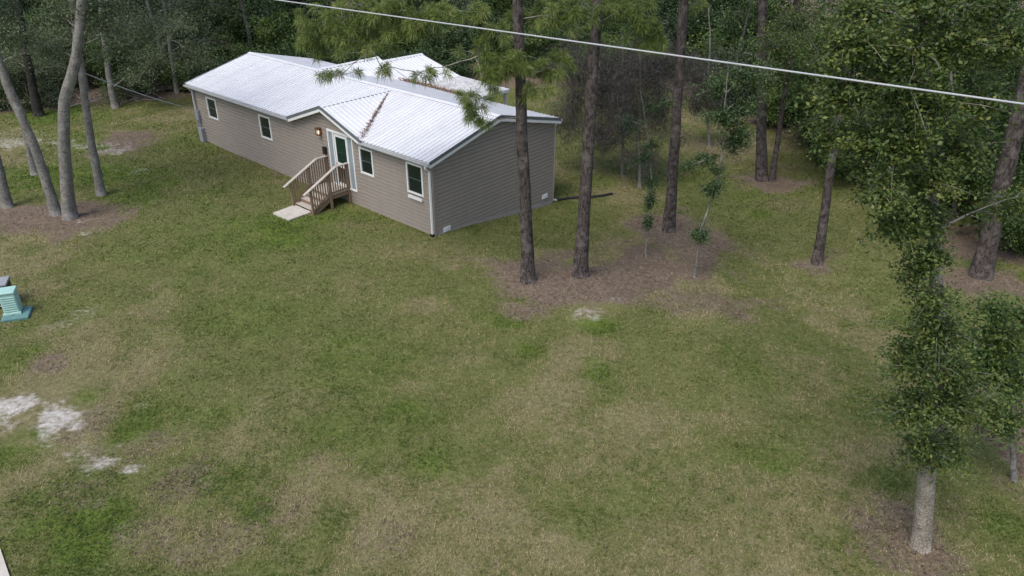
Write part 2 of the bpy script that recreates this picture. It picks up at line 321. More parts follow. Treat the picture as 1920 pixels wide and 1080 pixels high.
def ground_material():
    m, N, b, o = new_mat('patchy_lawn')
    tc = nd(N, 'ShaderNodeTexCoord')
    def noise(sc, det=6, ro=.65, src=None):
        n = nd(N, 'ShaderNodeTexNoise', Scale=sc, Detail=det, Roughness=ro); lk(N, tc.outputs['Object'], n.inputs['Vector']); return n
    fine, mid, spk = noise(14, 8, .75), noise(2.3, 7, .7), noise(38, 4, .7)
    def mask(attr, k, lo, hi, n):
        a = nd(N, 'ShaderNodeAttribute'); a.attribute_name = attr
        s = nd(N, 'ShaderNodeMath', operation='SUBTRACT'); lk(N, n.outputs['Fac'], s.inputs[0]); s.inputs[1].default_value = .5
        ma = nd(N, 'ShaderNodeMath', operation='MULTIPLY_ADD'); lk(N, s.outputs[0], ma.inputs[0]); ma.inputs[1].default_value = k; lk(N, a.outputs['Fac'], ma.inputs[2])
        mr = nd(N, 'ShaderNodeMapRange'); mr.interpolation_type = 'SMOOTHSTEP'; lk(N, ma.outputs[0], mr.inputs[0]); mr.inputs[1].default_value = lo; mr.inputs[2].default_value = hi
        return mr.outputs[0]
    def mix(f, a, bb):
        x = nd(N, 'ShaderNodeMix', data_type='RGBA'); lk(N, f, x.inputs[0]); lk(N, a, x.inputs[6]); lk(N, bb, x.inputs[7]); return x.outputs[2]
    clump = noise(6.5, 5, .7); cmb = nd(N, 'ShaderNodeMix', data_type='FLOAT'); cmb.inputs[0].default_value = .5
    lk(N, fine.outputs['Fac'], cmb.inputs[2]); lk(N, clump.outputs['Fac'], cmb.inputs[3]); tex = cmb.outputs[0]
    base = ramp(N, [(.34, (.050, .060, .018)), (.46, (.112, .124, .040)), (.55, (.146, .154, .055)), (.68, (.262, .250, .118))]); lk(N, tex, base.inputs[0])
    green = ramp(N, [(.34, (.032, .056, .010)), (.46, (.082, .122, .022)), (.55, (.112, .152, .030)), (.68, (.200, .226, .060))]); lk(N, tex, green.inputs[0])
    straw = ramp(N, [(.34, (.088, .076, .036)), (.46, (.174, .150, .078)), (.55, (.218, .188, .104)), (.68, (.350, .300, .190))]); lk(N, tex, straw.inputs[0])
    dirt = ramp(N, [(.34, (.072, .052, .038)), (.46, (.148, .111, .082)), (.55, (.190, .146, .110)), (.68, (.330, .268, .212))]); lk(N, tex, dirt.inputs[0])
    sand = ramp(N, [(.30, (.26, .235, .20)), (.5, (.46, .43, .39)), (.72, (.66, .64, .61))]); lk(N, tex, sand.inputs[0])
    big = noise(.9, 6, .7)
    c = mix(mask('green', 1.3, .10, .95, mid), base.outputs[0], green.outputs[0])
    c = mix(mask('straw', 1.5, .15, 1.0, mid), c, straw.outputs[0])
    c = mix(mask('dirt', 1.5, .20, .95, mid), c, dirt.outputs[0])
    c = mix(mask('sand', 1.5, .22, 1.15, clump), c, sand.outputs[0])
    hv = nd(N, 'ShaderNodeHueSaturation'); mr = nd(N, 'ShaderNodeMapRange'); lk(N, big.outputs['Fac'], mr.inputs[0]); mr.inputs[1].default_value = .3; mr.inputs[2].default_value = .7; mr.inputs[3].default_value = .88; mr.inputs[4].default_value = 1.12
    lk(N, c, hv.inputs['Color']); lk(N, mr.outputs[0], hv.inputs['Value']); c = hv.outputs[0]
    lk(N, c, b.inputs['Base Color']); b.inputs['Roughness'].default_value = .95; b.inputs['Specular IOR Level'].default_value = .12
    bp = nd(N, 'ShaderNodeBump', Strength=.8, Distance=.07); lk(N, tex, bp.inputs['Height']); lk(N, bp.outputs[0], b.inputs['Normal'])
    return m
g = place('ground', gme, ground_material()); tag(g, 'patchy lawn with bare soil, straw and white sand', kind='structure')

# concrete road edge at the near left corner of the lawn
p0 = at(2, 1032); p1 = at(20, 1085)
d = (p1 - p0)[:2]; d /= np.linalg.norm(d); nrm = np.array([d[1], -d[0]]); nrm = nrm if nrm[0] < 0 else -nrm
mb = MB(); q = [p0[:2] - d * 1.2 + nrm * 2.5, p0[:2] + 0 * d, p1[:2] + d * 9, p1[:2] + d * 9 + nrm * 9, p0[:2] - d * 1.2 + nrm * 9]
zz = .06
mb.quad(*[(a[0], a[1], zz) for a in q])
for i in range(5):
    a, b_ = q[i], q[(i + 1) % 5]; mb.quad((a[0], a[1], zz), (b_[0], b_[1], zz), (b_[0], b_[1], -.2), (a[0], a[1], -.2))
tag(mb.build('road', M['concrete']), 'pale concrete road edge at the near left corner', kind='structure')

# ------------------------------------------------------------------ grass blades and fallen leaves (real geometry on the soil)
def in_view_points(n, rng, ylo=8.5, yhi=52):
    u = rng.random(n); y = ylo * (yhi / ylo) ** (u ** .85)
    x = (rng.random(n) * 2 - 1) * (y * .80 + 2.5)
    return x, y
lx_of = lambda x, y: (x - HA[0]) * DX[0] + (y - HA[1]) * DX[1]
ly_of = lambda x, y: (x - HA[0]) * DY[0] + (y - HA[1]) * DY[1]
def outside_house(x, y):
    a, b_ = lx_of(x, y), ly_of(x, y); return ~((a > -HL - .05) & (a < .05) & (b_ > -.05) & (b_ < HW + .05))
def grass():
    x, y = in_view_points(620000, RNG)
    q = RNG.random(len(x)) < .6; x = np.where(q, np.round(x / .13 + .8 * (vnoise(x * 3, y * 3) - .5)) * .13 + RNG.normal(size=len(x)) * .035, x); y = np.where(q, np.round(y / .13 + .8 * (vnoise(x * 3 + 50, y * 3) - .5)) * .13 + RNG.normal(size=len(x)) * .035, y); k = outside_house(x, y); x, y = x[k], y[k]
    R = lawn_masks(x, y)
    keep = RNG.random(len(x)) < np.clip(1.05 - 1.0 * sstep(R['dirt'], .25, .9) - 1.2 * R['sand'], .06, 1) * (.45 + .55 * sstep(fbm(x * 1.6, y * 1.6, 3), .3, .6))
    keep &= R['sand'] < .30 + .45 * RNG.random(len(x))
    x, y = x[keep], y[keep]; R = {a: b_[keep] for a, b_ in R.items()}; n = len(x)
    z = ground_z(x, y) - .005
    far = sstep(y, 12, 45)
    L = (.04 + .055 * RNG.random(n)) * (1 + .5 * far) * (1 + .35 * R['green']); W = (.008 + .008 * RNG.random(n)) * (1 + 1.2 * far)
    a = RNG.random(n) * 2 * math.pi; lean = .7 + .75 * RNG.random(n)
    dx, dy = np.cos(a), np.sin(a)
    tip = np.c_[x + dx * L * np.sin(lean), y + dy * L * np.sin(lean), z + L * np.cos(lean) + .004]
    b1 = np.c_[x - dy * W, y + dx * W, z]; b2 = np.c_[x + dy * W, y - dx * W, z]
    col = np.clip(.45 - .33 * R['green'] + .42 * R['straw'] + .25 * R['dirt'] + .65 * (RNG.random(n) - .5) + .7 * (fbm(x * .9, y * .9, 3) - .5) + .6 * (vnoise(x * 6, y * 6) - .5), 0, 1)
    V = np.empty((n * 3, 3)); V[0::3] = b1; V[1::3] = b2; V[2::3] = tip
    me = mesh_arrays('grass', V, np.arange(n * 3).reshape(n, 3), False, {'rnd': np.repeat(col, 3)})
    tag(place('grass', me, M['grass']), 'short patchy grass growing across the lawn', 'grass', kind='stuff')
def leaf_quads(C, size, rng, flat=0.0, aspect=.5):
    """one folded rhombus for each centre"""
    n = len(C); nr = rng.normal(size=(n, 3)); nr[:, 2] = np.abs(nr[:, 2]) + flat; nr /= np.linalg.norm(nr, axis=1)[:, None]
    t = rng.normal(size=(n, 3)); t -= (t * nr).sum(1)[:, None] * nr; t /= np.linalg.norm(t, axis=1)[:, None] + 1e-9
    s = np.cross(nr, t); L = size * (.6 + .8 * rng.random(n))[:, None]; W = L * aspect
    V = np.empty((n * 4, 3)); V[0::4] = C - t * L * .5; V[1::4] = C + s * W * .5 + nr * L * .06; V[2::4] = C + t * L * .5; V[3::4] = C - s * W * .5 + nr * L * .06
    return V
def litter():
    x, y = in_view_points(330000, RNG, 8.5, 60); k = outside_house(x, y); x, y = x[k], y[k]
    R = lawn_masks(x, y); k = RNG.random(len(x)) < np.clip(sstep(R['dirt'] + .5 * (fbm(x * 1.3 + 70, y * 1.3, 3) - .5), .25, 1.05) * .8 + .010 - R['sand'], 0, 1)
    x, y = x[k], y[k]; n = len(x)
    C = np.c_[x, y, ground_z(x, y) + .012 + .02 * RNG.random(n)]
    for u, v, r, hgt in ((1252, 437, 1.0, .1), (1090, 522, 1.0, .1), (991, 530, .8, .08)):
        c = at(u, v); C[:, 2] += hgt * np.exp(-((x - c[0]) ** 2 + (y - c[1]) ** 2) / r ** 2)
    V = leaf_quads(C, .06, RNG, 3.0, .45)
    me = mesh_arrays('leaf_litter', V, np.arange(n * 4).reshape(n, 4), False, {'rnd': np.repeat(np.clip(RNG.normal(.42, .22, n), 0, 1), 4)})
    tag(place('leaf_litter', me, M['litter']), 'brown fallen leaves and needles under the trees', 'leaves', kind='stuff')
grass(); litter()

# ------------------------------------------------------------------ the house
house = tag(empty('house', (HA[0], HA[1], 0), HROT), 'long single storey house with beige siding and white metal roof', 'house')
GXC, GA, GZA = -6.42, 2.55, 3.985                      # front cross gable: centre, half span, ridge height
ZE = HE - SL * OV                                      # roof height at the eave edge
GS = (GZA - ZE) / GA
LAP = .163
def windows_front():
    return [(-16.62, -15.74, 1.60, 2.62), (-11.80, -10.92, 1.57, 2.62), (-4.30, -3.50, 1.60, 2.68), (-1.40, -.52, 1.52, 2.72)]
WINF = windows_front(); DOOR = (-6.44, -4.72, .66, 2.95)
def lap_wall(name, length_fn, z0, z1, openings, pt, parent):
    """clapboards; pt(u, out, z) gives a local point, length_fn(z) the intervals of wall at height z"""
    mb = MB(); z = z0
    while z < z1:
        zt = min(z + LAP, z1); zm = (z + zt) / 2
        segs = list(length_fn(zm))
        for (a, b_, c, d_) in openings:
            if c - .01 < zm < d_ + .01:
                ns = []
                for s, e in segs:
                    if b_ <= s or a >= e: ns.append((s, e)); continue
                    if a > s: ns.append((s, a))
                    if b_ < e: ns.append((b_, e))
                segs = ns
        for s, e in segs:
            if e - s < .01: continue
            mb.quad(pt(s, .02, z), pt(e, .02, z), pt(e, .017, z + .72 * (zt - z)), pt(s, .017, z + .72 * (zt - z)))
            mb.quad(pt(s, .017, z + .72 * (zt - z)), pt(e, .017, z + .72 * (zt - z)), pt(e, -.030, zt - .012), pt(s, -.030, zt - .012))
            mb.quad(pt(s, -.030, zt - .012), pt(e, -.030, zt - .012), pt(e, .02, zt), pt(s, .02, zt))
        z = zt
    return mb.build(name, M['siding'], parent)
def front_len(z):
    if z < HE - .02: return [(-HL, 0)]
    h = (GZA - .07 - z) / GS; return [(GXC - h, GXC + h)] if h > 0 else []
lap_wall('front_wall', front_len, -.35, GZA - .05, WINF + [DOOR], lambda u, o_, z: (u, -o_, z), house)
def gable_len(z):
    if z < HE: return [(0, HW)]
    h = (HR - .05 - z) / SL; return [(HW / 2 - h, HW / 2 + h)] if h > 0 else []
lap_wall('gable_wall', gable_len, -1.25, HR - .05, [], lambda u, o_, z: (o_, u, z), house)
lap_wall('gable_wall', gable_len, -.4, HR - .05, [], lambda u, o_, z: (-HL - o_, u, z), house)
lap_wall('rear_wall', lambda z: [(-HL, 0)] if z < HE else [], -1.25, HE, [], lambda u, o_, z: (u, HW + o_, z), house)
mb = MB(); mb.box((-HL + .12, .12, -1.2), (-.12, HW - .12, HE - .15)); mb.build('interior_core', M['dark'], house)
# pale line of skirt footing where the gable end meets the ground
mb = MB(); mb.beam((.015, 2.2, -.17), (.03, 7.2, -.80), .03, .16); mb.beam((.015, .2, .02), (.02, 2.2, -.17), .03, .10); mb.build('skirt_footing', M['plain'], house)
# corner posts
for i, (cx, cy, zb) in enumerate(((0, 0, -.3), (0, HW, -1.2), (-HL, 0, -.3), (-HL, HW, -.6))):
    mb = MB(); sx = 1 if cx == 0 else -1; sy = 1 if cy else -1
    mb.box((min(cx - sx * .07, cx + sx * .032), min(cy + sy * .022, cy + sy * .034), zb), (max(cx - sx * .07, cx + sx * .032), max(cy + sy * .022, cy + sy * .034), HE - .07))
    mb.box((min(cx + sx * .022, cx + sx * .034), min(cy - sy * .07, cy + sy * .03), zb), (max(cx + sx * .022, cx + sx * .034), max(cy - sy * .07, cy + sy * .03), HE - .07))
    mb.build('corner_trim', M['siding'] if i != 2 else M['white'], house)
def window(x0, x1, z0, z1, parent):
    fr = MB(); t = .045
    fr.box((x0 - .03, -.05, z0 - .03), (x0 + t, .04, z1 + .03)); fr.box((x1 - t, -.05, z0 - .03), (x1 + .03, .04, z1 + .03))
    fr.box((x0 + t, -.048, z1 - t), (x1 - t, .04, z1 + .03)); fr.box((x0 + t, -.048, z0 - .03), (x1 - t, .04, z0 + t))
    o_ = fr.build('window', M['white'], parent)
    MB().box((x0 + t - .01, -.004, z0 + t - .01), (x1 - t + .01, .01, z1 - t + .01)).build('pane', M['glass'], o_)
    zm = (z0 + z1) / 2
    MB().box((x0 + t, -.018, zm - .010), (x1 - t, -.006, zm + .010)).build('sash_bar', M['trim_metal'], o_)
    return o_
for i, wn in enumerate(WINF): window(*wn, house)
MB().box((-1.36, -.10, 1.30), (-.56, -.024, 1.40)).build('window_ledge', M['white'], house)['label'] = 'white ledge fixed under the window nearest the corner'  # plain white ledge below the window
# front door with a narrow glass panel each side
x0, x1, z0, z1 = DOOR; fr = MB()
for a, b_ in ((x0, x0 + .07), (x0 + .36, x0 + .43), (x1 - .43, x1 - .36), (x1 - .07, x1)): fr.box((a, -.05, z0), (b_, .05, z1))
fr.box((x0, -.055, z1 - .002), (x1, .05, z1 + .09)); fr.box((x0 - .0, -.06, z0 - .06), (x1, .05, z0 + .001)); fr.build('door_frame', M['white'], house)
dr = MB().box((x0 + .432, -.012, z0 + .003), (x1 - .432, .02, z1 - .004)).build('front_door', M['white'], house)
MB().box((x0 + .53, -.020, z0 + 1.02), (x1 - .53, -.013, z1 - .16)).build('pane', M['door_glass'], dr)
MB().box((x0 + .53, -.020, z0 + .12), (x1 - .53, -.013, z0 + .80)).build('lower_pane', M['glass'], dr)
hb = MB(); hb.tube([(x0 + .475, -.02, z0 + .95), (x0 + .475, -.07, z0 + .95)], [.018, .022], 8); hb.build('door_handle', M['trim_metal'], dr)
for a, b_ in ((x0 + .072, x0 + .358), (x1 - .358, x1 - .072)):
    MB().box((a, -.004, z0 + .003), (b_, .01, z1 - .004)).build('sidelight', M['side_glass'], house)
# wall lamp and letter box beside the door
lp = MB(); lp.box((-7.00, -.05, 2.70), (-6.86, -.022, 2.98)); lp.box((-7.04, -.24, 2.93), (-6.82, -.05, 2.97)); lp.box((-7.02, -.22, 2.66), (-6.84, -.07, 2.69))
for a in (-7.015, -6.855):
    for b_ in (-.215, -.085): lp.box((a - .008, b_ - .008, 2.69), (a + .012, b_ + .012, 2.93))
lo = lp.build('wall_lamp', M['copper'], house)
bb = MB(); bb.tube([(-6.93, -.145, 2.70), (-6.93, -.145, 2.76), (-6.93, -.145, 2.84), (-6.93, -.145, 2.88)], [.02, .045, .045, .01], 10); bb.build('bulb', M['bulb'], lo, True)
MB().box((-6.80, -.13, 1.86), (-6.60, -.024, 2.18)).build('letter_box', M['black'], house)
# electric meter and conduits at the far corner
mt = MB(); mt.box((-17.93, -.16, 1.25), (-17.60, -.024, 1.75)); mt.tube([(-17.88, -.10, 1.25), (-17.88, -.10, -.2)], .045, 8); mt.tube([(-17.68, -.10, 1.25), (-17.68, -.12, -.2)], .04, 8)
mt.box((-17.80, -.22, .05), (-17.45, -.024, .85)); mt.tube([(-17.80, -.10, 1.75), (-17.80, -.10, 2.9)], .03, 8)
mt.build('electric_meter', M['meter'], house)
for y0, zc in ((.62, .11), (6.72, -.33)):
    vb = MB(); vb.box((.022, y0 - .19, zc - .10), (.045, y0 + .19, zc + .10))
    for k in range(4): vb.beam((.05, y0 - .16, zc - .07 + k * .045), (.05, y0 + .16, zc - .07 + k * .045), .014, .012)
    vb.build('skirt_vent', M['white'], house)

# ---- roofs
def rib_us(u0, u1, pitch=.2286):
    us = []; k = math.floor(u0 / pitch)
    while k * pitch < u1 + pitch:
        c = k * pitch
        for du, h in ((-.036, 0), (-.014, .036), (.014, .036), (.036, 0), (.1143, .0)): us.append((c + du, h))
        k += 1
    us = [(u, h) for u, h in us if u0 + 1e-4 < u < u1 - 1e-4]
    return [(u0, 0)] + us + [(u1, 0)]
def roof_panels(fn, n, u0, u1, lo, hi, mat=None, width=.9144, pitch=.2286, name='roof_panel'):
    n = np.array(n, float); n /= np.linalg.norm(n); u = u0; k = 0
    while u < u1 - .02:
        ue = min(u + width, u1); mb = MB(); us = rib_us(u + .001, ue - .001, pitch)
        lift = .003 * (k % 2)
        P = []
        for (q, h) in us:
            a, b_ = lo(q), hi(q)
            if b_ - a < .004: P.append(None); continue
            P.append((np.array(fn(q, a)) + n * (h + lift), np.array(fn(q, b_)) + n * (h + lift)))
        for i in range(len(P) - 1):
            if P[i] is None or P[i + 1] is None: continue
            mb.quad(P[i][0], P[i + 1][0], P[i + 1][1], P[i][1])
        if mb.f: mb.build(name, mat or M['roof'], house)
        u = ue; k += 1
zmain = lambda y: HE + SL * y
XA, XB = -HL - .18, .18
def front_lo(x):
    t = abs(x - GXC)
    if t >= GA: return -OV
    return max(-OV, (GZA - GS * t - HE) / SL - .06)
roof_panels(lambda u, t: (u, t, zmain(t) + .03), (0, -SL, 1), XA, XB, front_lo, lambda u: HW / 2)
# rear slope, broken by the rear cross gable
RXC, RA, RZA = -12.2, 2.55, 3.98
def rear_lo(x):
    t = abs(x - RXC)
    if t >= RA: return -OV
    return max(-OV, (RZA - GS * t - HE) / SL - .06)
roof_panels(lambda u, t: (u, HW - t, zmain(t) + .03), (0, SL, 1), XA, XB, rear_lo, lambda u: HW / 2)
# cross gables
yv = (GZA - HE) / SL
for sgn in (-1, 1):
    roof_panels(lambda u, t, s=sgn: (GXC + s * (GA - t), u, GZA - GS * (GA - t) + .04), (sgn * GS, 0, 1), -OV - .02, yv - .02,
                lambda u: GA - min(GA, max(0, (GZA - zmain(u)) / GS)), lambda u: GA)
    roof_panels(lambda u, t, s=sgn: (RXC + s * (RA - t), HW - u, RZA - GS * (RA - t) + .04), (sgn * GS, 0, 1), -OV - .02, yv - .02,
                lambda u: RA - min(RA, max(0, (RZA - zmain(u)) / GS)), lambda u: RA)
# rear porch: lower gable and a nearly flat lean-to at its side
PZ, PY0, PY1 = 3.72, HW + .10, 10.65
for sgn in (-1, 1):
    roof_panels(lambda u, t, s=sgn: (RXC + s * (3.0 - t), u, PZ - .25 * (3.0 - t)), (sgn * .25, 0, 1), PY0, PY1, lambda u: 0, lambda u: 3.0)
roof_panels(lambda u, t: (t, u, 2.965 - .03 * (t + 9.2)), (.03, 0, 1), PY0 + .3, PY1 - .05, lambda u: -9.2, lambda u: -5.6, mat=M['roof_grey'])
lean = MB(); lean.beam((-5.60, PY0 + .3, 2.80), (-5.60, PY1 - .05, 2.80), .05, .16); lean.beam((-9.2, PY1 - .02, 2.90), (-5.60, PY1 - .02, 2.79), .05, .14); lean.build('porch_fascia', M['white'], house)
for px_, py_ in ((-5.75, 10.45), (-5.75, 8.2), (-9.2, 10.45), (-12.2, 10.45), (-15.1, 10.45)):
    MB().box((px_ - .06, py_ - .06, -1.1), (px_ + .06, py_ + .06, 2.78)).build('porch_post', M['white'], house)
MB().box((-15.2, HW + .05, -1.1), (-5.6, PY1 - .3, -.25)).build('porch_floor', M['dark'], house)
MB().box((-15.2, HW + .06, -.24), (-7.2, HW + 2.6, 2.6)).build('porch_shade_fill', M['dark'], house)  # near-black box stands in for the shade under the porch roof
# decks below the sheets, ridge caps, trims
def slab(pts, th, name, mat):
    mb = MB(); n_ = len(pts); lo_ = [(p[0], p[1], p[2] - th) for p in pts]
    mb.quad(*pts); mb.quad(*lo_[::-1])
    for i in range(n_): mb.quad(pts[i], lo_[i], lo_[(i + 1) % n_], pts[(i + 1) % n_])
    return mb.build(name, mat, house)
xg0, xg1 = GXC - GA, GXC + GA
e = .02
for a, b_ in ((XA + e, xg0 - .03), (xg1 + .03, XB - e)):
    slab([(a, -OV + .03, zmain(-OV + .03) - .005), (b_, -OV + .03, zmain(-OV + .03) - .005), (b_, .3, zmain(.3) - .005), (a, .3, zmain(.3) - .005)], .06, 'eave_board', M['white'])
slab([(XA + e, HW + OV - .03, zmain(-OV + .03) - .005), (XA + e, HW - .3, zmain(.3) - .005), (XB - e, HW - .3, zmain(.3) - .005), (XB - e, HW + OV - .03, zmain(-OV + .03) - .005)], .06, 'eave_board', M['white'])
rc = MB(); rc.quad((XA - .01, HW / 2 - .16, zmain(HW / 2 - .16) + .062), (XB + .01, HW / 2 - .16, zmain(HW / 2 - .16) + .062), (XB + .01, HW / 2, HR + .068), (XA - .01, HW / 2, HR + .068))
rc.quad((XA - .01, HW / 2, HR + .068), (XB + .01, HW / 2, HR + .068), (XB + .01, HW / 2 + .16, zmain(HW / 2 - .16) + .062), (XA - .01, HW / 2 + .16, zmain(HW / 2 - .16) + .062)); rc.build('ridge_cap', M['roof'], house)
for xc, za, y0, y1 in ((GXC, GZA, -OV - .04, yv), (RXC, RZA, HW + OV + .04, HW - yv), (RXC, PZ - .03, PY0, PY1 + .02)):
    rc = MB()
    for s in (-1, 1): rc.quad((xc, y0, za + .075), (xc, y1, za + .075), (xc + s * .15, y1, za + .075 - .15 * GS), (xc + s * .15, y0, za + .075 - .15 * GS))
    rc.build('ridge_cap', M['roof'], house)
def rake(p, q, name_x=None):
    p = np.array(p, float); q = np.array(q, float); z = np.array([0, 0, 1.])
    MB().beam(p + z * .0, q + z * .0, .03, .13).build('rake_trim', M['trim_metal'], house)
    MB().beam(p - z * .125 , q - z * .125, .024, .12).build('rake_fascia', M['white'], house)
for X in (XA, XB):
    for s in (0, 1):
        yy = -OV if s == 0 else HW + OV
        rake((X, yy, ZE - .0), (X, HW / 2, HR - .0))
for yy, xc, a, za in ((-OV - .03, GXC, GA, GZA), (HW + OV + .03, RXC, RA, RZA)):
    for s in (-1, 1): rake((xc + s * (a + .05), yy, za - GS * (a + .05)), (xc, yy, za))
for s in (-1, 1):
    rake((RXC + s * 3.0, PY1, PZ - .75 - .05), (RXC, PY1, PZ - .05))
# soffits closing the gap under the cross gable overhang
for s in (-1, 1):
    slab([(GXC, -OV, GZA - .01), (GXC + s * GA, -OV, ZE - .01), (GXC + s * GA, .06, ZE - .01), (GXC, .06, GZA - .01)], .05, 'gable_soffit', M['white'])
# gutters along the eaves
def gutter(xa, xb, yy, sy):
    mb = MB(); z = ZE - .02
    prof = [(0, -.0), (0, -.12), (.07, -.12), (.115, -.06), (.115, -.005), (.100, -.005), (.095, -.055), (.065, -.105), (.012, -.105), (.012, 0)]
    for i in range(len(prof) - 1):
        (a, b_), (c, d_) = prof[i], prof[i + 1]
        mb.quad((xa, yy + sy * a, z + b_), (xb, yy + sy * a, z + b_), (xb, yy + sy * c, z + d_), (xa, yy + sy * c, z + d_))
    for x in (xa, xb): mb.quad(*[(x, yy + sy * a, z + b_) for a, b_ in prof[:5]])
    mb.build('gutter', M['gutter'], house)
gutter(XA, xg0 + .05, -OV, -1); gutter(xg1 - .05, XB, -OV, -1); gutter(XA, XB, HW + OV, 1)
def downspout(path, wd=.075):
    mb = MB()
    for a, b_ in zip(path[:-1], path[1:]): mb.beam(a, b_, wd, wd * .8, up=(.3, .9, .1))
    o_ = mb.build('downspout', M['white'], house); return o_
downspout([(-.02, -OV - .05, ZE - .12), (-.03, -OV - .05, ZE - .22), (-.05, -.09, ZE - .38), (-.05, -.09, .03)], .085)
downspout([(-.05, HW + OV + .05, ZE - .12), (-.05, HW + .09, ZE - .36), (-.05, HW + .09, -.72), (.0, HW + .36, -.80)], .08)
downspout([(-HL + .10, -OV - .05, ZE - .12), (-HL + .08, -.09, ZE - .38), (-HL + .08, -.09, .1)], .07)
MB().box((-.11, -.17, -.08), (.02, -.03, .10)).build('downspout_boot', M['black'], house)

def hp(x, y, z): return np.array([HA[0] + DX[0] * x + DY[0] * y, HA[1] + DX[1] * x + DY[1] * y, z])
# black drain hose beyond the rear downspout
pa = hp(0.0, HW + .34, -.80); pb = at(1148, 366)
pts = [pa + (pb - pa) * t + np.array([0, .08 * math.sin(t * 7), 0]) for t in np.linspace(0, 1, 60)]
pts = [np.array([p[0], p[1], float(ground_z(p[0], p[1])) + .06]) for p in pts]
tag(MB().tube(pts, [.055 + .010 * (i % 2) for i in range(60)], 8).build('drain_hose', M['black']), 'black corrugated drain hose lying on grass at rear house corner', 'hose')

# leaf litter caught on the roof
def roof_litter(name, label, pts, wd, n, size=.07):
    P = np.array(pts); t = RNG.random(n) ** .8 * (len(P) - 1); i = np.minimum(t.astype(int), len(P) - 2); f = (t - i)[:, None]
    C = P[i] * (1 - f) + P[i + 1] * f; wv = np.interp(t, np.arange(len(P)), wd)
    off = RNG.normal(size=(n, 3)) * wv[:, None] * np.array([1, 1, .12]); C = C + off; C[:, 2] += .03 * RNG.random(n)
    W_ = np.array([hp(*c) for c in C]); V = leaf_quads(W_, size, RNG, 1.5, .4)
    me = mesh_arrays(name, V, np.arange(n * 4).reshape(n, 4), False, {'rnd': np.repeat(np.clip(RNG.normal(.6, .2, n), 0, 1), 4)})
    tag(place(name, me, M['roof_litter']), label, 'leaves', kind='stuff')
vp = []
for yq in np.linspace(yv - .4, -.1, 12):
    vp.append((GXC + (GZA - zmain(yq)) / GS, yq, zmain(yq) + .07))
roof_litter('leaf_litter', 'brown leaves heaped in the front roof valley', vp, [.01, .012, .02, .03, .045, .06, .035, .05, .08, .07, .09, .13], 800)
roof_litter('leaf_litter', 'dark leaves gathered along the rear roof valley', [(-12.9, 5.6, 3.66), (-12.0, 6.2, 3.5), (-11.0, 6.9, 3.34), (-10.0, 7.35, 3.22), (-8.5, 7.45, 3.17), (-7.0, 7.3, 3.2), (-5.4, 7.0, 3.27)], [.06, .10, .15, .17, .16, .15, .10], 3000, .10)
roof_litter('leaf_litter', 'scattered leaves on the rear porch roof', [(-9, 9.3, 3.0), (-6, 9.3, 2.92)], [.9, .9], 350)

# ------------------------------------------------------------------ wooden steps and pad
DZ, DX0, DX1, DYF = .61, -6.66, -5.24, -1.06
steps = tag(empty('wooden_steps', tuple(hp(0, 0, 0)), HROT), 'weathered wooden steps with railings up to front door', 'steps')
bm_ = MB().box((DX0, -.065, -.016), (DX1, .065, .016)).mesh('deck_board')
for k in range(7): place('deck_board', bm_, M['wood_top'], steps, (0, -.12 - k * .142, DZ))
rim = MB(); rim.box((DX0 + .02, DYF + .01, DZ - .20), (DX0 + .06, -.04, DZ - .018)); rim.box((DX1 - .06, DYF + .01, DZ - .20), (DX1 - .02, -.04, DZ - .018)); rim.box((DX0 + .061, DYF + .0, DZ - .20), (DX1 - .061, DYF + .04, DZ - .018)); rim.build('deck_rim', M['wood'], steps)
ns = 3; tread = MB().box((DX0 + .05, -.14, -.018), (DX1 - .05, .14, .018)).mesh('tread'); riser = MB().box((DX0 + .06, -.01, -.065), (DX1 - .06, .01, .065)).mesh('riser')
for k in range(ns):
    zz = DZ * (ns - k) / (ns + 1); yy = DYF - .14 - k * .28
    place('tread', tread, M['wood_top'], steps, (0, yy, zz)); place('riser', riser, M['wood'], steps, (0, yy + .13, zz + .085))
for X in (DX0 + .03, DX1 - .03):
    MB().beam((X, DYF, DZ - .14), (X, DYF - ns * .28 - .08, .02), .04, .22).build('stringer', M['wood'], steps)
RZ = 1.78
for X, yb in ((DX0, -.60), (DX1, -.64)):
    for yy, zt in ((-.06, RZ - .04), (DYF + .03, RZ - .30), (-1.98, 1.12)):
        MB().box((X - .045, yy - .045, -.12), (X + .045, yy + .045, zt)).build('post', M['wood'], steps)
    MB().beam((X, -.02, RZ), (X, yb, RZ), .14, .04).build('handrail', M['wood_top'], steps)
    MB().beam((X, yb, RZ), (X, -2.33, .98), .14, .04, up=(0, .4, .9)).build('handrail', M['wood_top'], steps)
    MB().beam((X, -.08, DZ + .10), (X, DYF + .06, DZ + .10), .05, .05).build('lower_rail', M['wood'], steps)
    MB().beam((X, DYF - .02, DZ + .10), (X, -1.95, .18), .05, .05).build('lower_rail', M['wood'], steps)
    for yy in np.arange(-.17, DYF + .08, -.115):
        zt = RZ if yy > yb else RZ + (yy - yb) * (RZ - .98) / (2.33 + yb)
        MB().box((X - .02, yy - .02, DZ + .03), (X + .02, yy + .02, zt - .02)).build('baluster', M['wood'], steps)
    for yy in np.arange(DYF - .09, -1.93, -.115):
        zt = RZ + (yy - yb) * (RZ - .98) / (2.33 + yb); zb = .10 + (yy + 1.95) * (DZ - .0) / (1.95 + DYF) 
        MB().box((X - .02, yy - .02, zb), (X + .02, yy + .02, zt - .02)).build('baluster', M['wood'], steps)
pad = MB(); c4 = [hp(-6.62, -3.02, 0), hp(-5.50, -3.02, 0), hp(-5.50, -1.90, 0), hp(-6.70, -1.90, 0)]
zt = max(float(ground_z(c[0], c[1])) for c in c4) + .06
pad.quad(*[(c[0], c[1], zt) for c in c4])
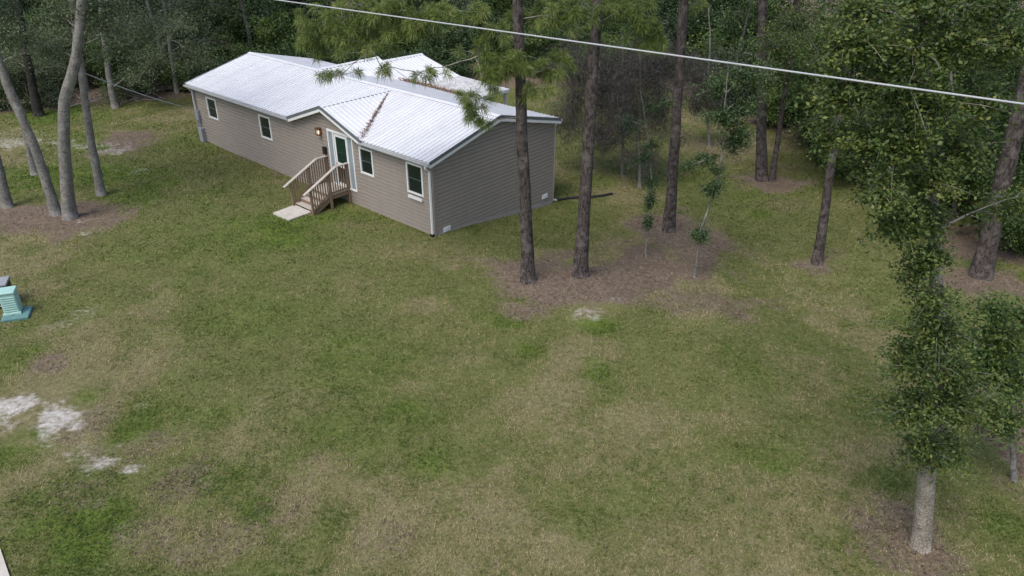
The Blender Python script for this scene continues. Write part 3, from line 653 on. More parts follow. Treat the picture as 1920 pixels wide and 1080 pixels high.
for i in range(4):
    a, b_ = c4[i], c4[(i + 1) % 4]; pad.quad((a[0], a[1], zt), (a[0], a[1], zt - .25), (b_[0], b_[1], zt - .25), (b_[0], b_[1], zt))
tag(pad.build('concrete_pad', M['concrete']), 'small pale concrete pad at foot of the wooden steps', 'pad')

# ------------------------------------------------------------------ green utility pedestal and grey box at the left edge
gp = at(28, 590); ang = math.radians(20)
ped = tag(empty('utility_pedestal', (gp[0], gp[1], gp[2]), ang), 'mint green ribbed utility pedestal on a dark green base', 'utility box')
bs = MB(); bs.box((-.30, -.46, -.05), (.48, .30, .10)); bevel(bs.build('base', M['mint_dark'], ped), .03)
bd = MB(); bd.box((-.23, -.17, .10), (.23, .25, .82)); bevel(bd.build('cabinet', M['mint'], ped), .03)
for k in range(7): bevel(MB().box((-.20, -.195, .21 + k * .078), (.20, -.165, .255 + k * .078)).build('louvre', M['mint'], ped), .01)
bevel(MB().box((-.25, -.21, .82), (.25, .28, .90)).build('lid', M['mint'], ped), .03)
bevel(MB().box((-.26, -.23, .10), (.26, -.171, .18)).build('lower_lip', M['mint'], ped), .01)
MB().box((-.04, -.25, .12), (.04, -.231, .17)).build('latch', M['gutter'], ped)
g2 = at(2, 572)
cb = tag(empty('equipment_box', (g2[0], g2[1], g2[2]), ang), 'dark slatted equipment box with grey lid behind green pedestal', 'utility box')
MB().box((-.40, -.28, -.05), (.40, .30, .78)).build('cabinet', M['black'], cb)
bevel(MB().box((-.43, -.31, .78), (.43, .33, .86)).build('lid', M['grey_box'], cb), .02)
for k in range(6): MB().box((-.38, -.30, .08 + k * .115), (.38, -.281, .13 + k * .115)).build('slat', M['grey_box'], cb)

# ------------------------------------------------------------------ trees
def wobble(P, amp, rng):
    P = np.array(P, float); n = len(P); o_ = np.cumsum(rng.normal(size=(n, 3)), axis=0) * amp; o_ -= np.linspace(0, 1, n)[:, None] * o_[-1]; return P + o_
def resample(P, n):
    P = np.array(P, float); s = np.r_[0, np.cumsum(np.linalg.norm(np.diff(P, axis=0), axis=1))]; t = np.linspace(0, s[-1], n)
    return np.c_[tuple(np.interp(t, s, P[:, k]) for k in range(3))]
def trunk_mb(path, r0, r1, rng, n=12, seg=22, flare=.35, wob=.012):
    P = resample(path, seg); P = wobble(P, wob, rng); P[0] -= np.array([0, 0, .12])
    t = np.linspace(0, 1, seg); r = (r0 * (1 - t) + r1 * t) * (1 + flare * np.exp(-t * seg * .75))
    return MB().tube(P, r, n, .07, rng), P
def limb(mb, p, q, r, rng, n=6, sag=.12, seg=7):
    p = np.array(p); q = np.array(q); L = np.linalg.norm(q - p); P = np.linspace(0, 1, seg)[:, None] * (q - p) + p
    P[:, 2] += sag * L * np.sin(np.linspace(0, math.pi, seg)); P = wobble(P, .02 * L, rng)
    mb.tube(P, np.linspace(r, r * .35, seg), n); return P
def make_clumps(mb, trunkP, clumps, rng, twig=.012, limb_k=.016, sag=.12, sink=.35):
    """limbs from the trunk to each clump, twigs to its tips; returns tip points and outward directions"""
    T, D, LN = [], [], []
    dist = lambda c: np.min(np.linalg.norm(trunkP - np.array(c, float), axis=1))
    nodes = []
    for c, rad, nt_ in sorted(clumps, key=lambda q: dist(q[0])):
        c = np.array(c, float); rad = np.array(rad, float) * np.ones(3)
        hd = np.linalg.norm(trunkP[:, :2] - c[:2], axis=1); want = c[2] - sink * hd
        i = int(np.argmin(np.abs(trunkP[:, 2] - want) + .02 * hd)); base = trunkP[i]
        if nodes:
            nn = np.array(nodes); dd = np.linalg.norm(nn - c, axis=1); j = int(np.argmin(dd))
            if dd[j] < .75 * np.linalg.norm(base - c): base = nn[j]
        L = np.linalg.norm(c - base); P = limb(mb, base, c, max(.02, limb_k * L + .012), rng, 6, sag); nodes.extend(P[2:])
        for _ in range(nt_):
            v = rng.normal(size=3); v /= np.linalg.norm(v); tip = c + v * rad * (rng.random() ** .45 if rng.random() > .14 else 1 + .55 * rng.random())
            b0 = P[rng.integers(3, 7)] if rng.random() < .6 else c + (tip - c) * .35 * rng.random()
            limb(mb, b0, tip, twig, rng, 3, .05, 4); d_ = tip - b0
            T.append(tip); D.append(d_ / (np.linalg.norm(d_) + 1e-6)); LN.append(min(1.2, np.linalg.norm(d_)))
    make_clumps.L = np.array(LN); return np.array(T), np.array(D)
def foliage(T, per, spread, size, rng, flat=.5, aspect=.55, clump_var=.30, D=None, LN=None):
    n = len(T); k = np.repeat(np.arange(n), per); C = T[k] + rng.normal(size=(n * per, 3)) * spread * np.array([1, 1, .7]) * (.55 + .9 * rng.random(n))[k][:, None]
    if D is not None: C = C - D[k] * (LN[k] * .8 * rng.random(n * per))[:, None]
    V = leaf_quads(C, size, rng, flat, aspect); base = rng.random(n)
    rnd = np.clip(.5 + clump_var * 2 * (base[k] - .5) + .28 * (rng.random(n * per) - .5), 0, 1)
    return mesh_arrays('foliage', V, np.arange(len(V)).reshape(-1, 4), False, {'rnd': np.repeat(rnd, 4)})
def needles(T, D, per, length, rng, droop=.45, width=.0075, spreadk=.9):
    n = len(T); k = np.repeat(np.arange(n), per); m_ = n * per
    v = rng.normal(size=(m_, 3)); v /= np.linalg.norm(v, axis=1)[:, None]
    d_ = D[k] * .55 + v * spreadk; d_[:, 2] += .25; d_ /= np.linalg.norm(d_, axis=1)[:, None]
    L = length * (.65 + .5 * rng.random(m_))[:, None]
    b0 = T[k] - D[k] * (rng.random(m_)[:, None] * length * .7)
    mid = b0 + d_ * L * .55; tip = b0 + d_ * L; tip[:, 2] -= droop * L[:, 0] * (.4 + .6 * rng.random(m_))
    s = np.cross(d_, rng.normal(size=(m_, 3))); s /= np.linalg.norm(s, axis=1)[:, None] + 1e-9; s *= width
    V = np.empty((m_ * 4, 3)); V[0::4] = b0; V[1::4] = mid + s; V[2::4] = tip; V[3::4] = mid - s
    base = rng.random(n); rnd = np.clip(.5 + .5 * (base[k] - .5) + .4 * (rng.random(m_) - .5), 0, 1)
    return mesh_arrays('needles', V, np.arange(m_ * 4).reshape(-1, 4), False, {'rnd': np.repeat(rnd, 4)})
def moss_strands(T, per, length, rng, spread=.34, width=.007):
    """grey tangle: short crooked strands, most of them hanging"""
    n = len(T); k = np.repeat(np.arange(n), per); m_ = n * per
    A = T[k] + rng.normal(size=(m_, 3)) * spread * (.5 + rng.random(n))[k][:, None]; L = length * (.3 + 1.0 * rng.random(m_) ** 2)[:, None]
    d_ = rng.normal(size=(m_, 3)) * .75; d_[:, 2] -= .75; d_ /= np.linalg.norm(d_, axis=1)[:, None]; B = A + d_ * L
    S = np.cross(d_, rng.normal(size=(m_, 3))); S *= width / (np.linalg.norm(S, axis=1)[:, None] + 1e-9)
    Mid = (A + B) / 2 + rng.normal(size=(m_, 3)) * .09 * L
    V = np.empty((m_ * 4, 3)); V[0::4] = A; V[1::4] = Mid + S; V[2::4] = B; V[3::4] = Mid - S
    return mesh_arrays('moss', V, np.arange(m_ * 4).reshape(-1, 4), False, {'rnd': np.repeat(np.clip(.5 * rng.random(n)[k] + .5 * rng.random(m_), 0, 1), 4)})
def tree_thing(name, base, label, cat='tree', group=None):
    return tag(empty(name, tuple(base)), label, cat, group)
def shift(P, base): return np.asarray(P, float) - np.asarray(base, float)

def pine(label, px_base, px_top, r0, height, clumps_px, seed, Ytop=None, per=120, needle=.30, mat='pine_leaf', extra_clumps=(), group=None, bark='pine_bark'):
    """trunk from ground pixel towards a pixel higher up, continued to its height; clumps as (u, v, ru, rv, dY, tips)"""
    rng = np.random.default_rng(seed); b0 = at(*px_base); Y = b0[1] if Ytop is None else Ytop
    p1 = py(px_top[0], px_top[1], Y); d_ = (p1 - b0) / (p1[2] - b0[2]); top = b0 + d_ * height
    t = tree_thing('pine_tree', b0, label, 'tree', group)
    mb, P = trunk_mb([np.zeros(3), (p1 - b0) * .5, p1 - b0, top - b0], r0, r0 * .45, rng, 12, 30, .4, .01)
    cl = []
    for (u, v, ru, rv, dY, nt_) in clumps_px:
        c = py(u, v, Y + dY); k = pxm(c); cl.append((c - b0, (ru * k, max(ru, rv) * k * .8, rv * k), nt_))
    for k in range(7):
        a = rng.random() * 6.28; hz = height * (.72 + .28 * rng.random()); rr = 1.2 + 1.6 * rng.random(); q = d_ * hz
        cl.append((q + np.array([math.cos(a) * rr, math.sin(a) * rr, .3]), (.9, .9, .5), 9))
    for c in extra_clumps: cl.append((np.array(c[0]) - b0, c[1], c[2]))
    nf = len(mb.f); T, D = make_clumps(mb, P, cl, rng, .010, .007, .02, .1)
    mb.build2('trunk', M[bark], M['twig'], nf, t)
    place('crown', needles(T, D, per, needle, rng), M[mat], t)
    return t

near_pines = 'pines beside the house'
pine('tall pine nearest the gable wall, long bough reaching over the roof', (991, 530), (974, 20), .215, 17,
     [(640, 50, 85, 42, 1.0, 50), (730, 30, 70, 38, .6, 40), (590, 80, 35, 30, .8, 18), (790, 45, 55, 40, .6, 26), (690, 85, 60, 18, .4, 16), (830, 25, 50, 25, .5, 16), (660, 15, 80, 22, .8, 22), (905, 150, 38, 36, -.4, 17), (880, 195, 42, 30, -.5, 13), (960, 120, 45, 32, -.5, 24), (1035, 125, 42, 36, .2, 20), (935, 60, 40, 30, 0, 10),
      (1010, 165, 30, 26, -.3, 6), (640, 140, 42, 10, -.2, 5), (718, 128, 26, 10, -.2, 3), (790, 135, 38, 16, -.3, 5), (905, 232, 22, 20, -.6, 5), (870, 20, 50, 24, .3, 10), (1040, 30, 40, 26, .2, 10), (890, 100, 40, 24, .0, 8)], 11)
pine('straight pine with reddish bark second from the gable wall', (1087, 522), (1119, 40), .225, 18,
     [(1110, 15, 90, 28, .3, 34), (1030, 20, 50, 24, .3, 16), (1210, 60, 40, 30, .2, 16), (1235, 75, 30, 22, .2, 10), (1180, 15, 50, 25, .4, 18), (985, 40, 40, 24, .6, 12)], 12)
pine('tall bare pine trunk behind the vine clad saplings', (1253, 436), (1281, 0), .225, 19, [(1310, 10, 30, 16, .5, 5), (1225, 90, 30, 26, -.3, 6)], 13)
pine('thick straight pine at the wood edge right of the lawn', (1428, 337), (1432, 0), .25, 20, [], 14)
pine('slender leaning pine close against the thick straight pine', (1448, 340), (1476, 150), .13, 13, [], 15)
pine('leaning pine trunk standing alone on right lawn under leafy boughs', (1532, 494), (1561, 310), .175, 15, [], 16)
pine('thick leaning trunk among palmettos at right edge', (1838, 517), (1905, 240), .33, 15, [], 17)

# broadleaf crowns given in photo pixels
def leafy(name, label, path, r0, r1, clumps, seed, per=60, spread=.24, leaf=.085, leafmat='oak_leaf', bark='oak_bark', moss=0, cat='tree', group=None, aspect=.55, sag=.1, flare=.35, wob=.015):
    rng = np.random.default_rng(seed); b0 = np.array(path[0]); t = tree_thing(name, b0, label, cat, group)
    mb, P = trunk_mb([np.array(p) - b0 for p in path], r0, r1, rng, 12, 26, flare, wob)
    cl = [(np.array(c) - b0, r, n) for c, r, n in clumps]
    nf = len(mb.f); T, D = make_clumps(mb, P, cl, rng, .008, .009, sag); mb.build2('trunk', M[bark], M['twig'], nf, t)
    place('crown', foliage(T, per, spread, leaf, rng, aspect=aspect, D=D, LN=make_clumps.L), M[leafmat], t)
    if moss: place('moss', moss_strands(T, moss, .42, rng), M['moss'], t)['kind'] = 'stuff'
    return t
def cpx(u, v, ru, rv, Y, n, dk=.9):
    c = py(u, v, Y); k = pxm(c); return (c, (ru * k, max(ru, rv) * k * dk, rv * k), n)

# the near live oak at the lower right
b8 = at(1727, 1026); Y8 = b8[1]
leafy('oak_tree', 'dense oak on a pale stout trunk nearest the camera', [b8, py(1738, 885, Y8), py(1765, 740, Y8 + .15), py(1755, 560, Y8 + .3), py(1745, 300, Y8 + .4), py(1720, -120, Y8 + .4)], .185, .03,
      [cpx(1733, 842, 64, 42, Y8 - .3, 30), cpx(1778, 851, 56, 33, Y8 - .1, 23), cpx(1723, 768, 85, 55, Y8 - .4, 55), cpx(1781, 765, 67, 46, Y8 - .2, 39), cpx(1726, 690, 95, 52, Y8 - .3, 39), cpx(1795, 701, 56, 39, Y8 - .1, 37), cpx(1758, 623, 81, 46, Y8 - .3, 43), cpx(1712, 664, 45, 52, Y8 - .2, 11), cpx(1851, 770, 43, 52, Y8 + .2, 20),
       cpx(1743, 561, 71, 41, Y8 - .2, 20), cpx(1723, 506, 38, 30, Y8 - .1, 11), cpx(1744, 485, 44, 33, Y8 - .1, 19), cpx(1686, 429, 56, 40, Y8 - .2, 30), cpx(1742, 414, 60, 46, Y8 - .1, 21), cpx(1654, 358, 81, 50, Y8 - .3, 28), cpx(1736, 341, 64, 45, Y8 - .1, 36), cpx(1629, 268, 70, 37, Y8 - .1, 49), cpx(1701, 268, 68, 45, Y8 - .2, 39),
       cpx(1806, 288, 71, 57, Y8 + .2, 33), cpx(1577, 189, 60, 39, Y8, 39), cpx(1683, 179, 82, 52, Y8 - .1, 34), cpx(1755, 196, 92, 64, Y8, 31), cpx(1838, 191, 65, 61, Y8 + .3, 24), cpx(1586, 92, 92, 54, Y8, 40), cpx(1710, 95, 104, 59, Y8, 34), cpx(1807, 84, 101, 57, Y8 + .2, 49), cpx(1890, 91, 52, 57, Y8 + .4, 22),
       cpx(1611, 17, 95, 35, Y8 + .1, 26), cpx(1750, 7, 113, 39, Y8 + .2, 45), cpx(1865, 5, 88, 46, Y8 + .4, 27), cpx(1887, 385, 44, 45, Y8 + .7, 16), cpx(1551, 256, 32, 27, Y8, 9)],
      21, per=74, spread=.105, leaf=.070, bark='pale_bark', flare=.15, wob=.008)
bm5 = at(1640, 350); Ym = bm5[1]
leafy('leafy_tree', 'olive green tree behind the leaning lone pine', [bm5, py(1632, 250, Ym), py(1600, 120, Ym), py(1590, -60, Ym)], .14, .06,
      [cpx(1450, 90, 60, 50, Ym - 1, 36), cpx(1510, 140, 60, 50, Ym, 36), cpx(1550, 220, 60, 60, Ym, 42), cpx(1480, 40, 70, 40, Ym, 36), cpx(1570, 60, 70, 60, Ym, 40), cpx(1570, 290, 46, 34, Ym - .5, 26), cpx(1430, 150, 40, 36, Ym - 1, 18), cpx(1640, 200, 60, 70, Ym, 30)],
      28, per=70, spread=.25, leaf=.10, leafmat='oak_leaf', moss=1)
for (u, v, lab, sd_, cls) in ((1790, 400, 'bright leafy tree left of the thick leaning trunk', 29, [(1790, 330, 60, 60, 50), (1740, 380, 50, 40, 30), (1830, 380, 40, 40, 26), (1800, 230, 80, 70, 50), (1720, 290, 60, 50, 30)]),
                              (1930, 480, 'bright leafy tree at right edge behind leaning trunk', 30, [(1910, 420, 50, 60, 40), (1880, 330, 50, 60, 36), (1920, 250, 60, 70, 40), (1900, 130, 60, 70, 36)])):
    b_ = at(u, v); Y = b_[1]
    leafy('leafy_tree', lab, [b_, py(u, v - 120, Y), py(u - 6, v - 300, Y), py(u, v - 420, Y)], .10, .04, [cpx(*c[:4], Y - .4, c[4]) for c in cls], sd_, per=70, spread=.25, leaf=.10, leafmat='mid_leaf')

# neighbouring bush-like tree at the right edge
b9 = at(1905, 900)
leafy('young_oak', 'bright green bushy young tree at right edge beside pale trunk', [b9, py(1900, 780, b9[1]), py(1890, 620, b9[1])], .07, .02,
      [cpx(1880, 640, 60, 50, b9[1], 24), cpx(1900, 720, 60, 55, b9[1], 24), cpx(1850, 700, 46, 60, b9[1], 22), cpx(1870, 790, 46, 40, b9[1], 18), cpx(1930, 600, 50, 50, b9[1], 14), cpx(1860, 580, 40, 26, b9[1], 10)], 22, per=90, spread=.2, leaf=.085, leafmat='mid_leaf')

# vine clad saplings and moss hung little trees between the pines
s1 = at(1212, 482); Ys = s1[1]
leafy('vine_sapling', 'thin dark vine clad sapling left of the pine clump soil', [s1, py(1213, 420, Ys), py(1224, 330, Ys), py(1215, 250, Ys), py(1200, 160, Ys)], .035, .02,
      [cpx(1214, 415, 9, 22, Ys, 12), cpx(1219, 380, 11, 24, Ys, 14), cpx(1225, 345, 9, 20, Ys, 9), cpx(1205, 300, 26, 24, Ys, 10), cpx(1222, 275, 22, 18, Ys, 6), cpx(1180, 230, 40, 30, Ys, 12), cpx(1235, 200, 40, 34, Ys, 12)], 23, per=60, spread=.10, leaf=.075, leafmat='dark_leaf', moss=3)
s2 = at(1301, 520); Ys = s2[1]
leafy('vine_sapling', 'crooked pale sapling with tufts of leaves right of clump', [s2, py(1309, 460, Ys), py(1312, 430, Ys), py(1336, 370, Ys), py(1350, 290, Ys), py(1356, 220, Ys), py(1365, 120, Ys)], .038, .02,
      [cpx(1311, 440, 14, 20, Ys, 15), cpx(1333, 355, 14, 22, Ys, 15), cpx(1322, 300, 22, 20, Ys, 9), cpx(1345, 320, 12, 16, Ys, 6), cpx(1375, 270, 24, 28, Ys, 16), cpx(1355, 220, 56, 30, Ys, 40), cpx(1395, 190, 50, 36, Ys + .5, 36), cpx(1345, 160, 56, 42, Ys + .5, 36), cpx(1400, 140, 40, 34, Ys + .5, 22), cpx(1385, 255, 30, 30, Ys, 16), cpx(1290, 315, 14, 14, Ys, 5)], 24, per=75, spread=.12, leaf=.08, leafmat='dark_leaf', bark='oak_bark', moss=2)
for (u, v, lab, sd_, cls) in ((1168, 330, 'grey moss hung small tree just behind second pine', 25, [(1110, 170, 60, 50, 30), (1070, 225, 35, 40, 18), (1160, 140, 50, 40, 24), (1125, 250, 40, 26, 18), (1080, 120, 44, 40, 18), (1160, 200, 40, 36, 18)]),
                              (1200, 350, 'grey moss hung small tree between second and third pines', 26, [(1210, 150, 50, 45, 26), (1180, 230, 40, 36, 20), (1240, 215, 36, 40, 16), (1195, 290, 26, 30, 9), (1225, 100, 46, 30, 16)]),
                              (1330, 275, 'twiggy moss hung tree behind tall bare pine', 27, [(1310, 190, 36, 40, 14), (1340, 140, 40, 30, 12), (1290, 140, 40, 40, 12)])):
    b_ = at(u, v); Y = b_[1]
    leafy('mossy_tree', lab, [b_, py(u - 2, v - 90, Y), py(u + 2, v - 180, Y), py(u, v - 270, Y)], .08, .03, [cpx(*c[:4], Y, c[4]) for c in cls], sd_, per=20, spread=.2, leaf=.075, leafmat='grey_leaf', moss=300, bark='oak_bark')

# pale oaks on the left of the lawn
def left_oak(label, pts, r0, r1, cl, seed, Yadd=0, bark='oak_bark'):
    b_ = at(*pts[0]); path = [b_] + [py(u, v, b_[1] + Yadd * i / max(1, len(pts) - 1)) for i, (u, v) in enumerate(pts[1:], 1)]
    d_ = path[-1] - path[-2]; d_ /= np.linalg.norm(d_); path.append(path[-1] + d_ * 3.5 + np.array([0, 0, .8]))
    cl = [cpx(*c[:4], b_[1] + Yadd + c[4], c[5]) for c in cl]
    tp = path[-1]
    for k in range(6):
        a = k * 1.05; cl.append((tp + np.array([math.cos(a) * 1.6, math.sin(a) * 1.6, .3 + .5 * (k % 2)]), (1.1, 1.1, .6), 14))
    return leafy('grey_oak', label, path, r0, r1, cl, seed, per=55, spread=.22, leaf=.10, leafmat='grey_leaf', bark=bark, sag=.05)
left_oak('pale leaning oak trunk cut by left edge, nearest the frame edge', [(14, 388), (-8, 290), (-40, 150)], .19, .12, [], 31)
left_oak('long pale oak trunk leaning left beside the upright pair', [(105, 402), (60, 265), (20, 180), (-15, 90)], .20, .12, [(30, 60, 50, 40, 0, 26), (10, 20, 50, 30, 1, 20)], 32)
left_oak('upright pale oak trunk bent right, nearest of the left trio', [(131, 408), (122, 280), (118, 190), (140, 115), (150, 40)], .24, .14, [(200, 45, 50, 40, .5, 26), (110, 30, 50, 30, .5, 20), (170, 10, 60, 24, .3, 18), (200, 100, 34, 20, .6, 10)], 33)
left_oak('slim pale oak trunk leaning left behind the bent one', [(190, 365), (172, 270), (158, 180), (148, 90), (140, 30)], .17, .11, [(240, 60, 60, 45, 1, 30), (90, 90, 34, 30, .6, 14), (290, 40, 50, 36, 1.2, 20)], 34)
left_oak('grey oak trunk half hidden behind the long leaning oak', [(66, 327), (45, 240), (14, 165), (-10, 100)], .16, .10, [(60, 100, 40, 30, 0, 8)], 35)
left_oak('black barked trunk at the lawn edge far left', [(74, 217), (62, 165), (52, 110), (40, 40)], .24, .14, [(60, 60, 70, 45, 1, 34), (20, 110, 40, 30, .5, 16), (110, 120, 30, 24, 1, 10)], 36, bark='dark_bark')
left_oak('weathered stub trunk at wood edge under the cable', [(216, 202), (206, 150), (198, 90), (190, 20)], .20, .12, [(300, 105, 70, 40, -.5, 46), (365, 100, 50, 36, -.3, 34), (265, 140, 50, 26, -.5, 24), (240, 70, 50, 40, 0, 26), (330, 50, 60, 34, 0, 26), (390, 120, 30, 26, -.5, 14)], 37)

# ------------------------------------------------------------------ the wood: shared prototypes, every tree an individual
def proto_tree(seed, H, r0, ncl, low, leafmat, per, tips, leaf, bark, spread=.4, wide=.2, moss=0):
    rng = np.random.default_rng(seed); t = empty('forest_tree'); lean = rng.normal(size=2) * .04 * H
    path = [np.zeros(3), np.array([lean[0] * .3, lean[1] * .3, H * .35]), np.array([lean[0], lean[1], H * .96])]
    mb, P = trunk_mb(path, r0, r0 * .3, rng, 9, 14, .35, .02 * H ** .5)
    cl = []
    for k in range(ncl):
        hz = H * (low + (1 - low) * (k + rng.random()) / ncl); a = k * 2.4 + rng.random(); rr = wide * H * (.35 + .65 * rng.random()) * (1.15 - .6 * (hz / H))
        cl.append((np.array([lean[0] * hz / H + math.cos(a) * rr, lean[1] * hz / H + math.sin(a) * rr, hz]), (.13 * H, .13 * H, .08 * H), tips))
    nf = len(mb.f); T, D = make_clumps(mb, P, cl, rng, .012, .011); mb.build2('trunk', M[bark], M['twig'], nf, t)
    place('crown', foliage(T, per, spread, leaf, rng), M[leafmat], t)
    if moss: place('moss', moss_strands(T, moss, .6, rng, .3), M['moss'], t)['kind'] = 'stuff'
    return t
def proto_pine(seed, H, r0):
    rng = np.random.default_rng(seed); t = empty('forest_pine'); lean = rng.normal(size=2) * .03 * H
    mb, P = trunk_mb([np.zeros(3), np.array([lean[0] * .4, lean[1] * .4, H * .5]), np.array([lean[0], lean[1], H])], r0, r0 * .35, rng, 9, 16, .35, .03)
    cl = []
    for k in range(12):
        hz = H * (.5 + .5 * (k + rng.random()) / 12); a = k * 2.4; rr = 1 + 1.6 * rng.random()
        cl.append((np.array([lean[0] * hz / H + math.cos(a) * rr, lean[1] * hz / H + math.sin(a) * rr, hz]), (.9, .9, .6), 9))
    nf = len(mb.f); T, D = make_clumps(mb, P, cl, rng, .012, .011, .05, .1); mb.build2('trunk', M['pine_bark'], M['twig'], nf, t)
    place('crown', needles(T, D, 40, .3, rng, width=.016), M['pine_dark'], t)
    return t
def proto_shrub(seed, H, ncl, leafmat, per, tips, leaf, spread=.26, wide=.45):
    rng = np.random.default_rng(seed); t = empty('understory_shrub'); wb = MB(); T = []
    P0 = np.array([[0, 0, z] for z in np.linspace(-.1, H * .5, 6)])
    cl = []
    for k in range(ncl):
        a = k * 2.4 + rng.random(); rr = wide * H * (.2 + .8 * rng.random()); hz = H * (.16 + .8 * rng.random() * (1 - .4 * rr / (wide * H)))
        cl.append((np.array([math.cos(a) * rr, math.sin(a) * rr, hz]), (.2 * H, .2 * H, .16 * H), tips))
    wb.tube(P0, np.linspace(.05, .02, 6), 6); T, D = make_clumps(wb, P0, cl, rng, .010, .010, .1, .8); wb.build('stems', M['twig'], t, True)
    place('foliage', foliage(T, per, spread, leaf, rng), M[leafmat], t)
    return t
TALL = [proto_tree(41, 13, .17, 11, .25, 'dark_leaf', 75, 16, .14, 'oak_bark', .36, .2), proto_tree(42, 15, .20, 12, .30, 'mid_leaf', 75, 15, .14, 'dark_bark', .36, .2),
        proto_tree(43, 11, .13, 10, .15, 'dark_leaf', 80, 16, .13, 'oak_bark', .34, .22), proto_tree(44, 12, .15, 10, .2, 'grey_leaf', 60, 15, .13, 'oak_bark', .36, .22, 4)]
PINES = [proto_pine(45, 19, .2), proto_pine(46, 17, .17)]
SHR = [proto_shrub(51, 3.4, 12, 'dark_leaf', 80, 13, .13), proto_shrub(52, 2.4, 10, 'mid_leaf', 80, 12, .12), proto_shrub(53, 4.6, 14, 'dark_leaf', 80, 14, .14), proto_shrub(54, 4.0, 13, 'mid_leaf', 75, 13, .13), proto_shrub(55, 3.2, 12, 'grey_leaf', 60, 12, .11)]
used = set()
def put(proto, x, y, sc, rz, label, cat, group):
    o_ = proto if id(proto) not in used else copy_tree(proto)
    used.add(id(proto)); o_.location = (x, y, float(ground_z(x, y))); o_.scale = (sc, sc, sc * (.92 + .16 * random.random())); o_.rotation_euler = (0, 0, rz)
    tag(o_, label, cat, group); return o_
EX = np.array([e_[0] for e_ in EDGE]); EY = np.array([e_[1] for e_ in EDGE])
def zone(x, y):
    u = 960 + FPX * x / (y * _c + CAM_H * _s)
    return 'left' if u < 430 else ('behind' if u < 1080 else 'right')
ZL = {'left': 'on the left', 'behind': 'behind the house', 'right': 'on the right'}
def clear_of(x, y, keepers, dmin): return all((x - a) ** 2 + (y - b2) ** 2 > dmin * dmin for a, b2 in keepers)
rr_ = random.Random(5); spots = []
def scatter(n, dmin, lo, hi, tries=6000):
    res = []
    for _ in range(tries):
        if len(res) >= n: break
        x = rr_.uniform(-62, 46); yb = float(np.interp(x, EX, EY)); y = yb + lo + (hi - lo) * rr_.random() ** 1.1
        if abs(x) > y * .80 + 4: continue
        a, b2 = lx_of(x, y), ly_of(x, y)
        if -HL - 3 < a < 2.5 and -2 < b2 < 14: continue
        if x > 4 and y < 16: continue
        if x < -14 and y < yb + .8: continue
        if not clear_of(x, y, spots, dmin) : continue
        if not clear_of(x, y, res, dmin): continue
        res.append((x, y))
    return res
ADJ = {id(TALL[0]): 'dark green', id(TALL[1]): 'fresh green', id(TALL[2]): 'low crowned dark', id(TALL[3]): 'grey green moss hung', id(SHR[0]): 'dark', id(SHR[1]): 'low bright green', id(SHR[2]): 'tall dark', id(SHR[3]): 'tall bright green', id(SHR[4]): 'grey green'}
def row(x, y):
    d_ = y - float(np.interp(x, EX, EY)); return 'at the front of' if d_ < 3.5 else ('just inside' if d_ < 10 else 'deep in')
T1 = scatter(62, 2.6, .8, 30)
for i, (x, y) in enumerate(T1):
    z_ = zone(x, y)
    if rr_.random() < .28: put(rr_.choice(PINES), x, y, rr_.uniform(.85, 1.1), rr_.uniform(0, 6.28), 'straight pine ' + row(x, y) + ' the wood ' + ZL[z_], 'tree', 'pines in the wood ' + ZL[z_])
    else:
        p = TALL[3] if (z_ == 'left' and rr_.random() < .55) else rr_.choice(TALL[:3])
        put(p, x, y, rr_.uniform(.8, 1.15), rr_.uniform(0, 6.28), ADJ[id(p)] + ' tree ' + row(x, y) + ' the wood ' + ZL[z_], 'tree', 'leafy trees in the wood ' + ZL[z_])
spots = []
S1 = scatter(290, 1.35, -.2, 30, 20000)
for i, (x, y) in enumerate(S1):
    z_ = zone(x, y); dep = y - float(np.interp(x, EX, EY)); p = SHR[4] if (z_ == 'left' and rr_.random() < .45) else (rr_.choice((SHR[1], SHR[3])) if dep < 6 and rr_.random() < .5 else rr_.choice(SHR[:4]))
    put(p, x, y, rr_.uniform(.7, 1.15) * (1 + .5 * float(sstep(dep, 3, 14))), rr_.uniform(0, 6.28), ADJ[id(p)] + ' shrub ' + row(x, y) + ' the wood ' + ZL[z_], 'shrub', 'undergrowth ' + ZL[z_])

# look-alikes near the front of the wood are told apart by their order from the left
ORD = ['leftmost', 'second from left', 'third from left', 'fourth from left', 'fifth from left', 'sixth from left', 'seventh from left', 'eighth from left', 'ninth from left', 'tenth from left', 'eleventh from left', 'twelfth from left']
same = {}
for o_ in COL.objects:
    if o_.parent is None and o_.get('group') and 'wood' in o_.get('label', '') and 'deep' not in o_['label']: same.setdefault(o_['label'], []).append(o_)
for lab, os_ in same.items():
    if 1 < len(os_) <= 12:
        os_.sort(key=lambda q: q.location.x / (q.location.y * _c + CAM_H * _s))
        for k, o_ in enumerate(os_): o_['label'] = lab + ', ' + ORD[k]

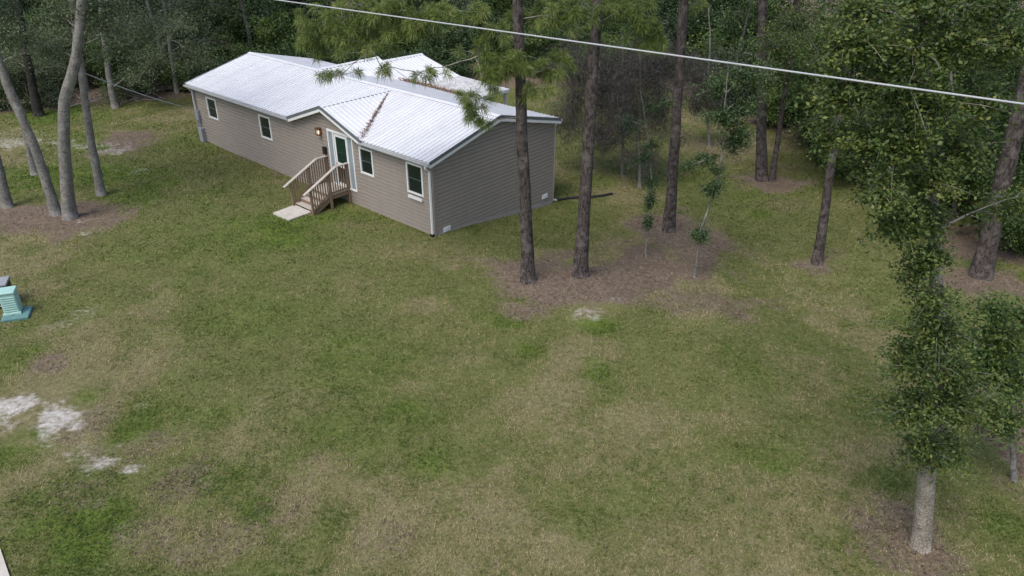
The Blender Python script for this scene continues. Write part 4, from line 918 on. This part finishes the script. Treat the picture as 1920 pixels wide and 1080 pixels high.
# fallen branches at the left edge of the wood
rb = np.random.default_rng(61)
FB = [((95, 178), (118, 172), .05, 'long bleached branch lying behind the upright oak pair'), ((85, 200), (150, 178), .06, 'thick fallen branch sloping up beside black barked trunk'), ((225, 196), (290, 180), .05, 'pale fallen branch lying right of the weathered stub'),
      ((255, 168), (335, 160), .07, 'fallen log lying at wood edge left of the house roof'), ((150, 196), (205, 186), .05, 'short fallen branch lying left of the weathered stub'), ((120, 204), (190, 196), .04, 'low fallen branch on the ground between left oaks'), ((10, 178), (60, 170), .05, 'fallen branch lying at the far left wood edge')]
FB += [((95, 196), (40, 186), .035, 'thin fallen branch lying left of the black barked trunk'), ((165, 190), (110, 182), .04, 'grey fallen branch lying behind the upright oak pair, lower one'), ((240, 190), (310, 190), .035, 'thin pale branch flat on grass right of stub trunk'),
       ((290, 172), (350, 172), .045, 'crooked fallen branch nearest the left house corner'), ((200, 182), (262, 168), .04, 'raised dead branch leaning up behind the stub trunk')]
for (a, b_, r, lab) in FB:
    p = at(*a); q_ = at(*b_); q_[2] += .25; p[2] += r * .6
    mb = MB(); P = limb(mb, p, q_, r, rb, 6, .03, 9)
    for k in range(8):
        i = rb.integers(1, 8); e_ = P[i] + np.array([rb.normal() * .5, rb.normal() * .4, .15 + .4 * rb.random()]); limb(mb, P[i], e_, r * .45, rb, 4, .05, 5)
    tag(mb.build('fallen_branch', M['grey_wood'], None, True), lab, 'branch')

# palmettos under the thick leaning trunk
def palmetto(u, v, seed, label, sc=1.0):
    rng = np.random.default_rng(seed); b_ = at(u, v); t = tag(empty('palmetto', tuple(b_)), label, 'plant', 'palmettos at the wood edge')
    for k in range(11):
        a = rng.random() * 6.28; L = sc * (.6 + .5 * rng.random()); el = .5 + .7 * rng.random()
        tip = np.array([math.cos(a) * L * math.cos(el), math.sin(a) * L * math.cos(el), L * math.sin(el)])
        mb = MB(); mb.tube([(0, 0, -.05), tuple(tip * .5 + np.array([0, 0, .06])), tuple(tip)], [.012, .01, .008], 4)
        d_ = tip / np.linalg.norm(tip); s = np.cross(d_, [0, 0, 1]); s /= np.linalg.norm(s); n_ = np.cross(s, d_)
        for j in range(13):
            th = (j - 6) / 6 * 1.35; dr_ = d_ * math.cos(th) + s * math.sin(th); fl = sc * .55 * (1 - .2 * abs(th)); e_ = tip + dr_ * fl - np.array([0, 0, .22 * fl]); m_ = tip + dr_ * fl * .5; w_ = np.cross(dr_, n_) * .022
            mb.quad(tip, m_ + w_, e_, m_ - w_)
        me = mb.mesh('frond'); at_ = me.attributes.new('rnd', 'FLOAT', 'POINT'); at_.data.foreach_set('value', np.full(len(me.vertices), rng.random(), np.float32))
        place('frond', me, M['palm'], t)
palmetto(1760, 440, 71, 'yellow green palmetto left of the thick leaning trunk', 1.1)
palmetto(1800, 425, 72, 'darker palmetto directly behind the thick leaning trunk', 1.2)
palmetto(1880, 470, 73, 'palmetto at right edge beside the thick leaning trunk', 1.1)

# cables
def cable(name, label, A, B, r, sag):
    P = np.linspace(0, 1, 40)[:, None] * (np.array(B) - np.array(A)) + np.array(A); t = np.linspace(0, 1, 40); P[:, 2] -= sag * 4 * t * (1 - t)
    tag(MB().tube(P, r, 6).build(name, M['wire'], None, True), label, 'cable')
a_ = py(520, 0, 16.0); b_ = py(1920, 195, 7.5); v_ = b_ - a_
cable('power_line', 'thick pale power line crossing the top of the view', a_ - v_ * .9, b_ + v_ * .5, .0115, .0)
l4 = at(190, 365)
cable('service_cable', 'pale cable strung from left oak trunk to house corner', py(158, 137, l4[1] + .15), hp(-HL - .0, -.05, 1.72), .022, .12)
